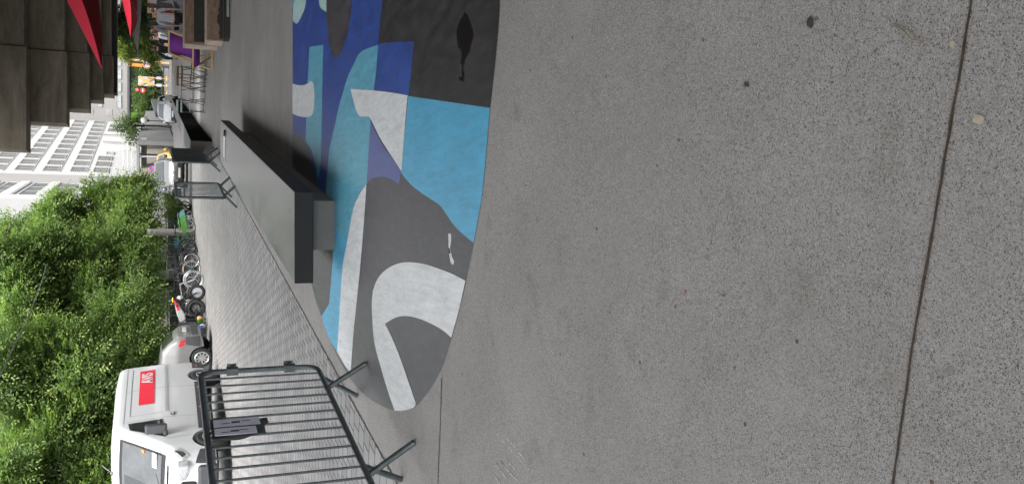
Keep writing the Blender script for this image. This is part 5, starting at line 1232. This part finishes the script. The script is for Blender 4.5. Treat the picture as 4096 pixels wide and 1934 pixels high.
# the street trees: one over the bikes, one farther, two behind the van
b1_ = P(690, 1135, 34.5); b1_.z = 0
tree('street_tree', 'large leafy street tree over the motorcycles, filling the space behind the van', b1_,
     [PB(470, 1150, 33.5, (1.7, 1.9, 1.5)), PB(330, 1080, 34, (1.8, 2.0, 1.6)), PB(330, 1260, 33, (1.9, 2.0, 1.7)), PB(140, 1160, 34, (2.2, 2.2, 1.8)), PB(490, 1320, 31, (1.5, 1.6, 1.15)), PB(515, 1050, 35, (1.5, 1.5, .8)), PB(0, 1250, 33, (2.2, 2.2, 1.6)), PB(548, 1200, 33.5, (1.5, 1.4, .6))],
     16000, 'leaf', 11, .17, 10, .15, .068, 'street trees along the kerb')
b2_ = P(690, 1068, 40); b2_.z = 0
tree('street_tree', 'street tree over the bicycles, its crown edge standing against the white office block', b2_,
     [PB(500, 882, 40, (1.4, 1.6, 1.1)), PB(430, 972, 40, (1.9, 1.8, 1.4)), PB(300, 902, 41, (1.45, 1.8, 1.5)), PB(180, 982, 41, (1.6, 1.8, 1.3)), PB(530, 982, 39, (1.6, 1.6, .75)), PB(80, 1052, 41, (1.7, 1.8, 1.3)), PB(440, 812, 41, (.9, 1.0, .9)), PB(545, 807, 41.5, (.9, 1.0, .7)), PB(565, 757, 42, (.45, .5, .35)), PB(210, 872, 41, (.9, 1, .8)), PB(565, 902, 39.5, (1.2, 1.2, .5)), PB(0, 982, 41, (1.1, 1.5, 1.0)), PB(520, 762, 42, (.6, .7, .7))],
     16500, 'leaf', 12, .20, 10, .165, .074, 'street trees along the kerb', tipyoung=.6, base_t=.42)
b3_ = P(700, 1560, 28); b3_.z = 0
tree('street_tree', 'broad street tree with bright young shoots directly behind the roof of the white van', b3_,
     [PB(420, 1560, 27, (1.6, 1.7, 1.4)), PB(250, 1480, 27, (1.7, 1.8, 1.4)), PB(230, 1700, 26.5, (1.8, 1.8, 1.5)), PB(80, 1600, 27, (2.0, 2.0, 1.5)), PB(480, 1420, 29, (1.6, 1.7, 1.3)), PB(380, 1830, 26, (1.6, 1.6, 1.4)), PB(60, 1880, 26, (1.7, 1.7, 1.5)), PB(540, 1560, 27.5, (1.6, 1.4, .9)), PB(90, 1400, 28, (1.3, 1.5, 1.2)), PB(460, 1700, 26.5, (1.4, 1.4, 1.2))],
     16000, 'leaf', 13, .18, 11, .145, .066, 'street trees along the kerb', tipyoung=.75, base_t=.38)
b4_ = P(700, 1990, 24); b4_.z = 0
tree('street_tree', 'street tree at the corner of the picture beyond the windscreen of the white van', b4_,
     [PB(260, 1950, 24, (1.2, 1.5, 1.6)), PB(40, 1960, 24, (1.3, 1.5, 1.4)), PB(60, 1780, 29, (1.6, 1.6, 1.6)), PB(20, 1500, 31, (1.7, 1.6, 1.4)), PB(420, 2000, 24, (1.2, 1.4, 1.0))],
     6500, 'leaf', 14, .16, 11, .13, .06, 'street trees along the kerb', tipyoung=.8, base_t=.4)
# far planting
for (nm, lab, V0, y0, d, bl, n, m, L, seed, tr) in [
    ('yellow_green_tree', 'yellow-green tree behind the grey sail and the wooden mast', 700, 170, 100, [(560, 150, (2.6, 2.2, 2.0)), (525, 180, (1.9, 2, 1.7)), (600, 190, (1.9, 2, 1.2)), (490, 130, (2.0, 2, 1.6)), (560, 100, (2, 2, 2))], 4200, 'leaf_far', .34, 21, .2),
    ('dull_green_tree', 'darker green tree above the crowd, partly behind the farther red parasol', 700, 60, 90, [(500, 50, (2.2, 2, 1.8)), (560, 60, (2.4, 2, 1.8)), (600, 20, (2.2, 2, 1.5)), (480, 100, (1.5, 2, 1.4))], 3000, 'leaf_dull', .28, 22, .18),
    ('small_tree', 'small loose-leaved tree in front of the grey beige building', 640, 505, 104, [(500, 490, (1.0, 1.0, .8)), (470, 510, (.9, .9, .6)), (530, 505, (1.0, 1.0, .7)), (525, 540, (.8, .8, .5)), (550, 480, (.8, .8, .5)), (548, 562, (.5, .5, .3))], 420, 'leaf_dull', .34, 23, .12)]:
    bs = P(V0, y0, d); bs.z = 0
    tree(nm, lab, bs, [PB(V, y, d + (i % 2), r) for i, (V, y, r) in enumerate(bl)], n, m, seed, tr, 6, L, L * .45, None, tipyoung=.6, base_t=.45, sub=6)
def shrub(name, label, blobs, n, m, seed, L=.3, group=None, zg=0.0, d0=None):
    rng = np.random.default_rng(seed); c = Vector(blobs[0][0]); c.z = zg
    r = thing(name, label, 'shrub', tuple(c), 0, group)
    small = []
    rd = random.Random(seed)
    for (q, rad) in blobs:
        for k in range(6):
            u = Vector((rd.gauss(0, 1), rd.gauss(0, 1), rd.gauss(0, 1))).normalized() * rd.uniform(.3, .9)
            small.append(((q[0] - c.x + u.x * rad[0], q[1] - c.y + u.y * rad[1], q[2] - c.z + u.z * rad[2]), tuple(x * .45 for x in rad)))
    p, d = crown_sprays(rng, small, n); p[:, 2] = np.maximum(p[:, 2], .05)
    leaf_mesh('foliage', m, r, p, d, rng, 6, L, spacing=L * .45, tipyoung=.6, base_t=.4)
    w = MB(); 
    for k in range(5): w.tube([(rd.uniform(-.3, .3), rd.uniform(-.3, .3), 0), (rd.uniform(-.8, .8), rd.uniform(-.4, .4), max(.6, blobs[0][0][2] - zg))], [.05, .02], 6)
    w.build('stems', 'bark', r)
    return r
shrub('hedge_bush', 'dark green planting under the overhanging building, left of the traffic light', [PB(598, 430, 128, (2.6, 1.2, 1.3)), PB(570, 415, 130, (2.0, 1.2, 1.1)), PB(610, 400, 127, (2.5, 1.5, 1.2))], 1800, 'leaf_dull', 31, .36)
shrub('hedge_bush', 'mixed green shrubs behind the traffic light', [PB(575, 380, 129, (2.0, 1.2, 1.2)), PB(600, 370, 128, (2.5, 1.5, 1.6)), PB(560, 350, 130, (1.6, 1.2, 1.0))], 1600, 'leaf_dull', 32, .36)
shrub('hedge_bush', 'brownish green shrubs behind the braced board', [PB(575, 325, 128, (2.0, 1.2, 1.2)), PB(600, 300, 127, (2.2, 1.5, 1.3)), PB(610, 345, 127, (2.4, 1.2, 1.0))], 1500, 'leaf_dull', 33, .36)
shrub('hedge_bush', 'green bush beside the distant grey car', [PB(580, 262, 138, (2.2, 1.5, 1.4)), PB(600, 285, 142, (2.2, 1.5, 1.2))], 900, 'leaf_dull', 34, .36, zg=.8)
shrub('hedge_bush', 'bright yellow-green bush above the far end of the ramp housing', [PB(575, 447, 131, (1.6, 1.2, 1.3)), PB(560, 462, 131, (1.1, 1.1, .8)), PB(590, 470, 131.5, (1.4, 1.1, 1.0))], 1100, 'leaf_bright', 35, .32)
shrub('hedge_bush', 'low green planting at the foot of the pale stone wall behind the bicycles', [PB(690, 835, 41.5, (.5, .5, .5)), PB(680, 812, 43, (.5, .5, .4))], 500, 'leaf', 36, .12)

# ================================================================ PARASOLS AND SAIL
def parasol(label, corners, apex, pole, mo, mi, group='red parasols over the seating'):
    base = Vector((pole[0], pole[1], 0)); r = thing('parasol', label, 'parasol', tuple(base), 0, group)
    A_ = Vector(apex) - base; Cs = [Vector(c) - base for c in corners]
    for j, (a, b) in enumerate(zip(Cs, Cs[1:] + Cs[:1])):
        w = MB(); n = 6; vs = []
        for i in range(n + 1):
            for k in range(n + 1 - i):
                u, v = i / n, k / n; q = A_ * u + a * (1 - u - v) + b * v; q.z -= .10 * (1 - u) * 4 * (v * (1 - u - v)) * .6; vs.append(q)
        idx = {}; c = 0
        for i in range(n + 1):
            for k in range(n + 1 - i): idx[i, k] = c; c += 1
        fs = []
        for i in range(n):
            for k in range(n - i):
                fs.append((idx[i, k], idx[i, k + 1], idx[i + 1, k]))
                if k < n - i - 1: fs.append((idx[i, k + 1], idx[i + 1, k + 1], idx[i + 1, k]))
        w.add(vs, fs); o = w.build('canopy_panel', mo if j == 0 else mi, r); s = o.modifiers.new('s', 'SOLIDIFY'); s.thickness = .008  # near panel bright red, the others in the shade-darkened red
        w = MB(); w.tube([A_ - Vector((0, 0, .03)), a - Vector((0, 0, .02))], .015, 6); w.build('rib', 'pipe_grey', r)
    w = MB(); w.tube([(0, 0, 0), (0, 0, A_.z + .1)], .03, 10); w.build('pole', 'pipe_grey', r)
    w = MB(); w.lathe([(.32, 0), (.32, .06), (.05, .09), (.05, .25)], 20); w.build('base', 'black', r)
parasol('near red parasol whose pointed corner hangs in front of the brown viaduct steps', [(4.1, 22, 2.62), (6.1, 20.5, 3.22), (8.4, 21.5, 3.0), (6.6, 23.6, 2.86)], (6.9, 21.9, 3.95), (6.95, 21.9), 'canvas_red', 'canvas_darkred')
Lc = P(522, 146, 34); N1 = P(520, -60, 32.6); 
parasol('farther red parasol hanging low against the trees above the crowd', [(Lc.x, Lc.y, Lc.z), (P(505, 20, 32.4).x + .6, 32.4, P(512, 20, 32.4).z), (12.4, 34, P(512, -60, 34).z), (P(550, 60, 35).x, 35.2, P(549, 60, 35).z)], (10.6, 33.9, 3.0), (10.6, 33.9), 'canvas_red', 'canvas_darkred')
sp = [P(551, 212, 38), P(537, 160, 38), P(525, 126, 38.2), P(540, 82, 38.4), P(538, -40, 39), P(566, -40, 38), P(561, 90, 37.6), P(557, 118, 37.8)]
r = thing('shade_sail', 'grey triangular shade sail with a drooping tip under the farther red parasol', 'shade sail', (sp[0].x, 38, 0))
w = MB(); w.add([p - Vector((sp[0].x, 38, 0)) for p in sp], [tuple(range(8))]); o = w.build('cloth', 'canvas_grey', r); s = o.modifiers.new('s', 'SOLIDIFY'); s.thickness = .02
w = MB(); q3 = P(566, -40, 38) - Vector((sp[0].x, 38, 0)); w.tube([(q3.x, q3.y, 0), (q3.x, q3.y, q3.z + .6)], .05, 8); w.build('support_post', 'pipe_grey', r)

# ================================================================ PLANTERS, DECKCHAIR, CAFE FURNITURE
def planter(label, x0, x1, y0, dep, z0, z1, mid=None):
    dep = .45
    r = thing('planter', label, 'planter', ((x0 + x1) / 2, y0 + dep / 2, 0), 0, 'rusty steel planters by the deckchair'); wd = x1 - x0
    w = MB(); w.box((0, 0, (z0 + z1) / 2), (wd, dep, z1 - z0)); w.build('body', 'rust', r)
    w = MB()
    for (cx, cy, sx, sy) in ((0, -dep / 2 + .03, wd + .02, .07), (0, dep / 2 - .03, wd + .02, .07), (-wd / 2 + .03, 0, .07, dep - .13), (wd / 2 - .03, 0, .07, dep - .13)): w.box((cx, cy, z1 + .012), (sx, sy, .03))
    w.build('rim', 'rust_pale', r)
    w = MB(); w.box((-wd / 2 - .012, 0, (z0 + z1) / 2), (.022, dep - .02, z1 - z0 - .02)); w.build('end_plate', 'rust_pale', r)
    if mid:
        w = MB(); w.box((.02, -dep / 2 - .01, mid[0]), (wd - .06, .02, mid[1])); w.build('dark_panel', 'soil', r)
    w = MB(); w.box((0, 0, z0 * .5 + .0), (wd - .16, dep - .12, max(.02, z0 - .01))); w.build('plinth', 'black', r)
    w = MB()
    for k in range(2): w.box((-wd * .18 + k * wd * .5, -dep / 2 + .03, z0 * .35), (wd * .22, .03, .05))
    w.build('foot', 'galv_light', r)
    return r
def xat(y, d, z=0.4): return (967 - y) * (d * cp_ + (CAM_H - z) * sp_) / FPX
planter('low near rusty planter box with a ragged dark rust edge on a black base', xat(165, 18.4), 6.6, 18.25, 1.0, .13, .455, mid=None)
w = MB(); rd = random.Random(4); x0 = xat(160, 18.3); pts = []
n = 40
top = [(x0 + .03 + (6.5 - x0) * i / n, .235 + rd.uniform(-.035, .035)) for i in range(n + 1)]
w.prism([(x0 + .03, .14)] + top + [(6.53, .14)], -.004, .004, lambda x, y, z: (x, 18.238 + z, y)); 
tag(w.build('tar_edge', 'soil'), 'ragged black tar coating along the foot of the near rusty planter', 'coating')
PL2 = planter('taller rusty planter box with a dark front panel behind the low one', xat(176, 20.4, .6), 6.7, 20.4, 1.2, .10, .83, mid=(.42, .42))
# deckchair
dc = P(760, 200, 24.5)
r = thing('deckchair', 'wooden deckchair with a purple canvas sling left of the rusty planters', 'deckchair', (dc.x, 24.5, 0), R(-28))
def twobars(nm, a, b, w_=.045):
    for s in (-1, 1):
        q = MB(); q.bar((s * .31, a[0], a[1]), (s * .31, b[0], b[1]), w_, .03); q.build(nm, 'wood', r)
twobars('long_rail', (.62, 1.12), (-.72, .02)); twobars('cross_leg', (-.62, .52), (.52, .02)); twobars('strut', (.38, .92), (.62, .04), .035)
for ya, za in ((.62, 1.12), (-.62, .53), (.50, .04), (-.68, .05)):
    q = MB(); q.bar((-.33, ya, za), (.33, ya, za), .038); q.build('crossbar', 'wood', r)
q = MB(); n = 12; vs = []
for i in range(n + 1):
    t = i / n; yy = .62 - 1.24 * t; zz = 1.10 - .59 * t - .40 * math.sin(math.pi * t) ** .8 * (0.85 if t < .5 else 1)
    for x in (-.27, 0, .27): vs.append((x, yy - .02, zz))
q.add(vs, [(i * 3 + k, i * 3 + k + 1, i * 3 + k + 4, i * 3 + k + 3) for i in range(n) for k in range(2)]); o = q.build('sling', 'purple', r, True); s = o.modifiers.new('s', 'SOLIDIFY'); s.thickness = .012
def bistro_chair(label, x, y, rz, slat='wood_dark', frame='galv'):
    r = thing('bistro_chair', label, 'chair', (x, y, 0), rz, 'folding cafe chairs')
    for s in (-1, 1):
        q = MB(); q.tube([(s * .20, -.20, .0), (s * .19, .18, .46), (s * .18, .22, .86)], .012, 6); q.build('leg', frame, r)
        q = MB(); q.tube([(s * .17, .24, .0), (s * .17, -.18, .45)], .012, 6); q.build('leg', frame, r)
    q = MB(); q.bar((-.17, .2, .06), (.17, .2, .06), .014); q.bar((-.2, -.17, .05), (.2, -.17, .05), .014); q.build('stretcher', frame, r)
    q = MB()
    for k in range(5): q.box((0, -.17 + k * .085, .46), (.40, .055, .016))
    q.build('seat', slat, r)
    q = MB(); q.box((0, .215, .84), (.40, .02, .06)); q.box((0, .205, .72), (.40, .02, .05)); q.build('backrest', slat, r)
    return r
def cafe_table(label, x, y, rz, top='wood_dark'):
    r = thing('cafe_table', label, 'table', (x, y, 0), rz)
    q = MB()
    for k in range(5): q.box((0, -.22 + k * .11, .71), (.60, .09, .02))
    q.build('table_top', top, r)
    for s in (-1, 1):
        q = MB(); q.tube([(s * .24, -.25, 0), (s * .24, .22, .70)], .012, 6); q.build('leg', 'galv', r)
        q = MB(); q.tube([(s * .22, .25, 0), (s * .22, -.22, .70)], .012, 6); q.build('leg', 'galv', r)
    q = MB(); q.bar((-.24, 0, .35), (.24, 0, .35), .02); q.build('stretcher', 'galv', r)
def XY(V, y): p = G(V, y); return p.x, p.y
bistro_chair('slatted brown bistro chair nearest the deckchair', *XY(830, 285), R(15)); bistro_chair('slatted brown bistro chair left of its twin, farther from the deckchair', *XY(824, 335), R(190))
cafe_table('small slatted folding table between the two brown bistro chairs', *XY(822, 308), R(5))
bistro_chair('grey bistro chair standing alone above the far black block', *XY(820, 425), R(160), 'galv_light', 'galv'); cafe_table('small folding table frame beside the lone grey chair', *XY(818, 385), R(10), 'galv_light')
# cloth-covered tray table among the people
tx, ty = xat(65, 30.5, .9), 30.5
r = thing('market_table', 'thin-legged table under a pale lilac cloth behind the rusty planters', 'table', (tx, ty, 0))
q = MB(); vs = []; n = 12
for i in range(n + 1):
    u = i / n; x = -.8 + 1.6 * u
    for k, (y_, z_) in enumerate(((-.38 - .02 * math.sin(i * 2), .52), (-.36, .93), (.36, .93), (.38, .55))): vs.append((x, y_ - (.03 * math.sin(i * 1.7) if k == 0 else 0), z_ + .02 * math.sin(i * 1.3)))
q.add(vs, [(i * 4 + k, i * 4 + k + 1, i * 4 + k + 5, i * 4 + k + 4) for i in range(n) for k in range(3)]); o = q.build('cloth', 'cloth_lilac', r); s = o.modifiers.new('s', 'SOLIDIFY'); s.thickness = .012
for s in (-1, 1):
    for t in (-1, 1): q = MB(); q.tube([(s * .7, t * .3, 0), (s * .7, t * .3, .91)], .016, 6); q.build('leg', 'black', r)
# dark potted plant at the edge
bx, by = xat(5, 22.5, .7), 22.9
r = thing('potted_plant', 'dark spiky potted plant at the picture edge behind the planters', 'plant', (bx, by, 0))
q = MB(); q.lathe([(.16, 0), (.22, .42), (.24, .45), (.0, .43)], 18); q.build('pot', 'black', r)
q = MB(); rd = random.Random(8)
for k in range(46):
    a = rd.uniform(0, 6.28); l_ = rd.uniform(.2, .42); q.tube([(0, 0, .43), (l_ * .5 * math.cos(a), l_ * .5 * math.sin(a), .43 + l_ * .9), (l_ * math.cos(a), l_ * math.sin(a), .43 + l_ * rd.uniform(.5, .9))], [.02, .016, .003], 4)
q.build('leaves', 'panel_dark', r)
# framed white panel at the picture edge
px_, py_ = xat(6, 31, 1.1), 31.2
r = thing('board', 'white rounded panel in a dark frame at the edge of the crowd', 'board', (px_, py_, 0), R(8))
def rr_poly(w_, h_, rad, n=6):
    out = []
    for (cx, cz, a0) in ((w_ / 2 - rad, h_ / 2 - rad, 0), (-w_ / 2 + rad, h_ / 2 - rad, 90), (-w_ / 2 + rad, -h_ / 2 + rad, 180), (w_ / 2 - rad, -h_ / 2 + rad, 270)):
        for k in range(n + 1): t = R(a0 + 90 * k / n); out.append((cx + rad * math.cos(t), cz + rad * math.sin(t)))
    return out
q = MB(); q.prism(rr_poly(.62, .66, .2), -.02, .02, lambda x, y, z: (x, z, 1.02 + y)); q.build('panel', 'cloth_white', r)
q = MB(); q.tube([(x, -.02, 1.02 + z) for x, z in rr_poly(.66, .70, .21)], .03, 8, closed=True); q.build('frame', 'black', r, True)
q = MB(); q.tube([(-.2, 0, 0), (-.2, 0, .72)], .02, 6); q.tube([(.2, 0, 0), (.2, 0, .72)], .02, 6); q.build('stand', 'black', r)
px_, py_ = xat(-2, 33, 1.5), 33.4
r = thing('notice_cabinet', 'warm-toned wooden notice cabinet behind the white rounded panel', 'cabinet', (px_, py_, 0))  # wooden case with a pale front panel
q = MB(); q.box((0, 0, 1.42), (.8, .2, .70)); q.build('case', 'wood', r); q = MB(); q.box((0, -.11, 1.42), (.66, .02, .52)); q.build('front', 'facade', r)
q = MB(); q.tube([(-.3, 0, 0), (-.3, 0, 1.08)], .03, 6); q.tube([(.3, 0, 0), (.3, 0, 1.08)], .03, 6); q.build('stand', 'black', r)

# ================================================================ PEOPLE
def skin_mesh(name, verts, edges, m, parent, sub=2, root=0):
    me = bpy.data.meshes.new(name); me.from_pydata([v[0] for v in verts], edges, [])
    me.materials.append(M[m]); o = bpy.data.objects.new(name, me); COL.objects.link(o); o.parent = parent
    sk = o.modifiers.new('skin', 'SKIN'); sk.use_smooth_shade = True
    for i, v in enumerate(verts):
        d = me.skin_vertices[0].data[i]; rr_ = v[1] if isinstance(v[1], tuple) else (v[1], v[1]); d.radius = rr_; d.use_root = (i == root)
    s = o.modifiers.new('sub', 'SUBSURF'); s.levels = sub; s.render_levels = sub
    return o
def person(label, x, y, h, rz, top, bottom, hair='hair_black', hairlen=.12, dress=False, arms=((.15, -.02, .80), (-.15, -.05, .82)), step=.06, sleeve=.5, group='people standing beyond the planters', sit=False):
    """faces local -Y; arms are the hand positions as fractions of the height"""
    r = thing('person', label, 'person', (x, y, 0), rz, group); H = h
    def S(*v): return Vector(v) * H
    hipz = .50; V = []; E = []
    def add(p, rad, link=None):
        V.append((tuple(S(*p)), tuple(q * H for q in rad) if isinstance(rad, tuple) else rad * H)); i = len(V) - 1
        if link is not None: E.append((link, i))
        return i
    pel = add((0, 0, hipz + .02), (.082, .058)); wa_ = add((0, 0, .60), (.068, .048), pel); ch = add((0, .005, .70), (.085, .055), wa_); sh = add((0, .005, .785), (.070, .045), ch)
    nk = add((0, .0, .845), .030, sh); hd_ = add((0, -.008, .90), (.040, .048), nk); tp = add((0, -.005, .955), (.042, .050), hd_)
    for s in (-1, 1):
        hp = add((s * .052, 0, hipz - .02), .052, pel); kn = add((s * .056, -.010 - (step if s > 0 else -.0), .275), .034, hp)
        an = add((s * .058, .010 + (step if s < 0 else -step * .6), .045), .021, kn); add((s * .064, -.075 + (step if s < 0 else -step * .6), .018), .018, an)
    HN = []
    for s, hnd in zip((1, -1), arms):
        so__ = add((s * .112, 0, .800), .030, sh); hx_, hy_, hz_ = hnd[0], hnd[1], hnd[2] - .36
        e0 = ((s * .125 + hx_ * .6) / 1.6 + s * .02, (hy_) * .35 + .03, (.80 + hz_) / 2 + .0)
        el = add(e0, .023, so__); wr_ = add((hx_, hy_, hz_), .014, el)
        pm = add((hx_, hy_ - .012, hz_ - .030), (.020, .011), wr_)
        for k in range(4):
            f1 = add((hx_ + (k - 1.5) * .0095, hy_ - .018, hz_ - .062 - (.006 if k in (1, 2) else 0)), .0052, pm)
            add((hx_ + (k - 1.5) * .010, hy_ - .034, hz_ - .084 - (.006 if k in (1, 2) else 0)), .0042, f1)
        th = add((hx_ - s * .024, hy_ - .022, hz_ - .034), .0062, pm); add((hx_ - s * .028, hy_ - .034, hz_ - .052), .005, th)
        HN.append((so__, el, wr_))
    skin_mesh('body', V, E, 'skin', r)
    hd = Vector(V[tp][0]) * .5 + Vector(V[hd_][0]) * .5
    w = MB()
    for s in (-1, 1): w.ell(hd + S(s * .018, -.052, .004), (.006 * H, .004 * H, .004 * H), 8, 6)
    w.build('eyes', 'black', r, True)
    w = MB(); w.ell(hd + S(0, -.056, -.010), (.007 * H, .010 * H, .012 * H), 8, 6); w.build('nose', 'skin', r, True)
    w = MB(); w.ell(hd + S(0, -.050, -.030), (.014 * H, .005 * H, .004 * H), 8, 6); w.build('mouth', 'canvas_darkred', r, True)
    w = MB()
    for s in (-1, 1): w.ell(hd + S(s * .046, -.002, -.004), (.006 * H, .010 * H, .017 * H), 8, 6)
    w.build('ears', 'skin', r, True)
    w = MB(); w.ell(hd + S(0, .014, .022), (.052 * H, .055 * H, .052 * H), 14, 10)
    if hairlen > .05: w.tube([hd + S(0, .030, .02), hd + S(0, .044, -.04), hd + S(0, .048, -hairlen)], [.046 * H, .048 * H, .026 * H], 10)
    else: w.ell(hd + S(0, .035, .055), (.022 * H, .022 * H, .022 * H), 8, 6)
    w.build('hair', hair, r, True)
    # clothes
    T = []; TE = []
    def tadd(p, rad, link=None):
        T.append((tuple(p), rad)); i = len(T) - 1
        if link is not None: TE.append((link, i))
        return i
    g_ = .010 * H
    a = tadd(S(0, 0, .50), (.094 * H, .070 * H)); b = tadd(S(0, 0, .60), (.080 * H, .060 * H), a); c = tadd(S(0, .005, .70), (.097 * H, .067 * H), b); d = tadd(S(0, .005, .79), (.080 * H, .052 * H), c)
    for (so__, el, wr_) in HN:
        s1 = tadd(V[so__][0], .041 * H, d); e1 = Vector(V[el][0]); sh0 = Vector(V[so__][0])
        e_ = tadd(sh0.lerp(e1, min(1, sleeve * 2)), .034 * H, s1)
        if sleeve > .5: tadd(e1.lerp(Vector(V[wr_][0]), (sleeve - .5) * 2 * .92), .024 * H, e_)
    skin_mesh('top', T, TE, top, r)
    if dress:
        w = MB(); w.lathe([(.085 * H, .53 * H), (.105 * H, .47 * H), (.125 * H, .40 * H), (.15 * H, .27 * H), (.14 * H, .27 * H)], 24); w.build('skirt', bottom, r, True)
    else:
        T = []; TE = []
        a = tadd(S(0, 0, .52), (.092 * H, .068 * H)); k = 5 + 2
        for s, base_i in ((-1, 7), (1, 11)):
            p1 = tadd(Vector(V[base_i][0]), .064 * H, a); p2 = tadd(Vector(V[base_i + 1][0]), .046 * H, p1); tadd(Vector(V[base_i + 2][0]) + Vector((0, 0, .02)), .036 * H, p2)
        skin_mesh('trousers', T, TE, bottom, r)
    w = MB()
    for bi in (10, 14):
        p = Vector(V[bi][0]); w.ell(p + Vector((0, .035 * H, .004)), (.030 * H, .075 * H, .026 * H), 10, 6)
    w.build('shoes', 'black', r, True)
    return r
def pers(label, Vh, y, h, **kw):
    """stand a person of height h where the head top meets the picture row Vh"""
    e = PITCH - math.atan((2048 - Vh) / FPX); d = (CAM_H - h) / math.tan(e) if e < 0 else 30
    e = math.atan((2048 - Vh) / FPX) - PITCH; d = (h - CAM_H) / math.tan(e)
    x = (967 - y) * (d * cp_ + (CAM_H - 1.2) * sp_) / FPX
    return person(label, x, d, h, **kw)
pers('person in a long black dress with dark hair standing behind the deckchair', 602, 196, 1.72, rz=R(160), top='cloth_black', bottom='cloth_black', hair='hair_brown', hairlen=.06, dress=True, sleeve=.95, arms=((.17, .05, .80), (-.20, -.04, .82)))
pers('person with long black hair in a pale skirt, left of the green-dotted clothes', 598, 157, 1.70, rz=R(20), top='cloth_black', bottom='cloth_white', hairlen=.22, dress=True, sleeve=.3)
pers('person in white clothes with large green dots', 600, 130, 1.68, rz=R(190), top='cloth_white', bottom='cloth_white', hair='hair_brown', hairlen=.10, dress=True, sleeve=.5)
dotp = S.objects[[o.name for o in S.objects if o.name.startswith('person') and o.type == 'EMPTY'][-1]]
rd = random.Random(12)
for (dx, dz) in ((-.05, .60), (.05, .66), (.0, .50), (-.08, .42), (.08, .44), (.01, .36), (-.04, .74), (.11, .34)):
    for side in (-1, 1):
        hz = dz * 1.68; rad = interp([(.27, .255), (.47, .18), (.53, .155), (.60, .135), (.70, .145), (.8, .12)], dz) * (1 if side == 1 else 1)
        depth = rad * (1.0 if dz < .5 else .80)
        w = MB(); w.ell((dx * 1.68, side * (math.sqrt(max(0.0, 1 - (dx * 1.68 / rad) ** 2)) * depth + .004), hz), (.055, .012, .055), 9, 6); w.build('green_dot', 'cloth_green', dotp)
pers('person in a pale lilac top and black trousers with long black hair, nearest the planters', 588, 103, 1.74, rz=R(200), top='cloth_lilac', bottom='cloth_black', hairlen=.15, sleeve=.55)
pers('person in a white shirt with a black hair bun leaning by the lilac table', 587, 68, 1.74, rz=R(150), top='cloth_white', bottom='cloth_black', hairlen=.02, sleeve=.4)
pers('person in a grey top and jeans with long brown hair at the picture edge', 588, 28, 1.74, rz=R(170), top='cloth_grey', bottom='cloth_denim', hair='hair_brown', hairlen=.16, sleeve=.5)
pers('person in a red and white top half hidden behind the lilac table', 604, 45, 1.64, rz=R(30), top='red', bottom='cloth_black', hair='hair_black', hairlen=.04, sleeve=.4)
pers('person in a dark jacket farther back in the crowd, left of the green-dotted clothes', 606, 146, 1.66, rz=R(90), top='cloth_black', bottom='cloth_denim', hair='hair_black', hairlen=.03, sleeve=.9)
pers('person in a white top farther back beside the lilac top', 604, 116, 1.66, rz=R(60), top='cloth_white', bottom='cloth_denim', hair='hair_brown', hairlen=.05, sleeve=.4)

for nm, (x_, sx_) in {'a': (196, 1.35)}.items():
    for o_ in S.objects:
        if o_.type == 'EMPTY' and str(o_.get('label', '')).startswith('person in a long black dress'): o_.scale = (1.3, 1.25, 1.0)
q = P(690, 600, 95.5)
bicycle('pale teal share bicycle standing inside the bike shelter', (q.x, 95.6, 0), R(175), 'teal_plastic', 'teal_plastic', 'dark_teal', 'galv_light', sc=1.1)
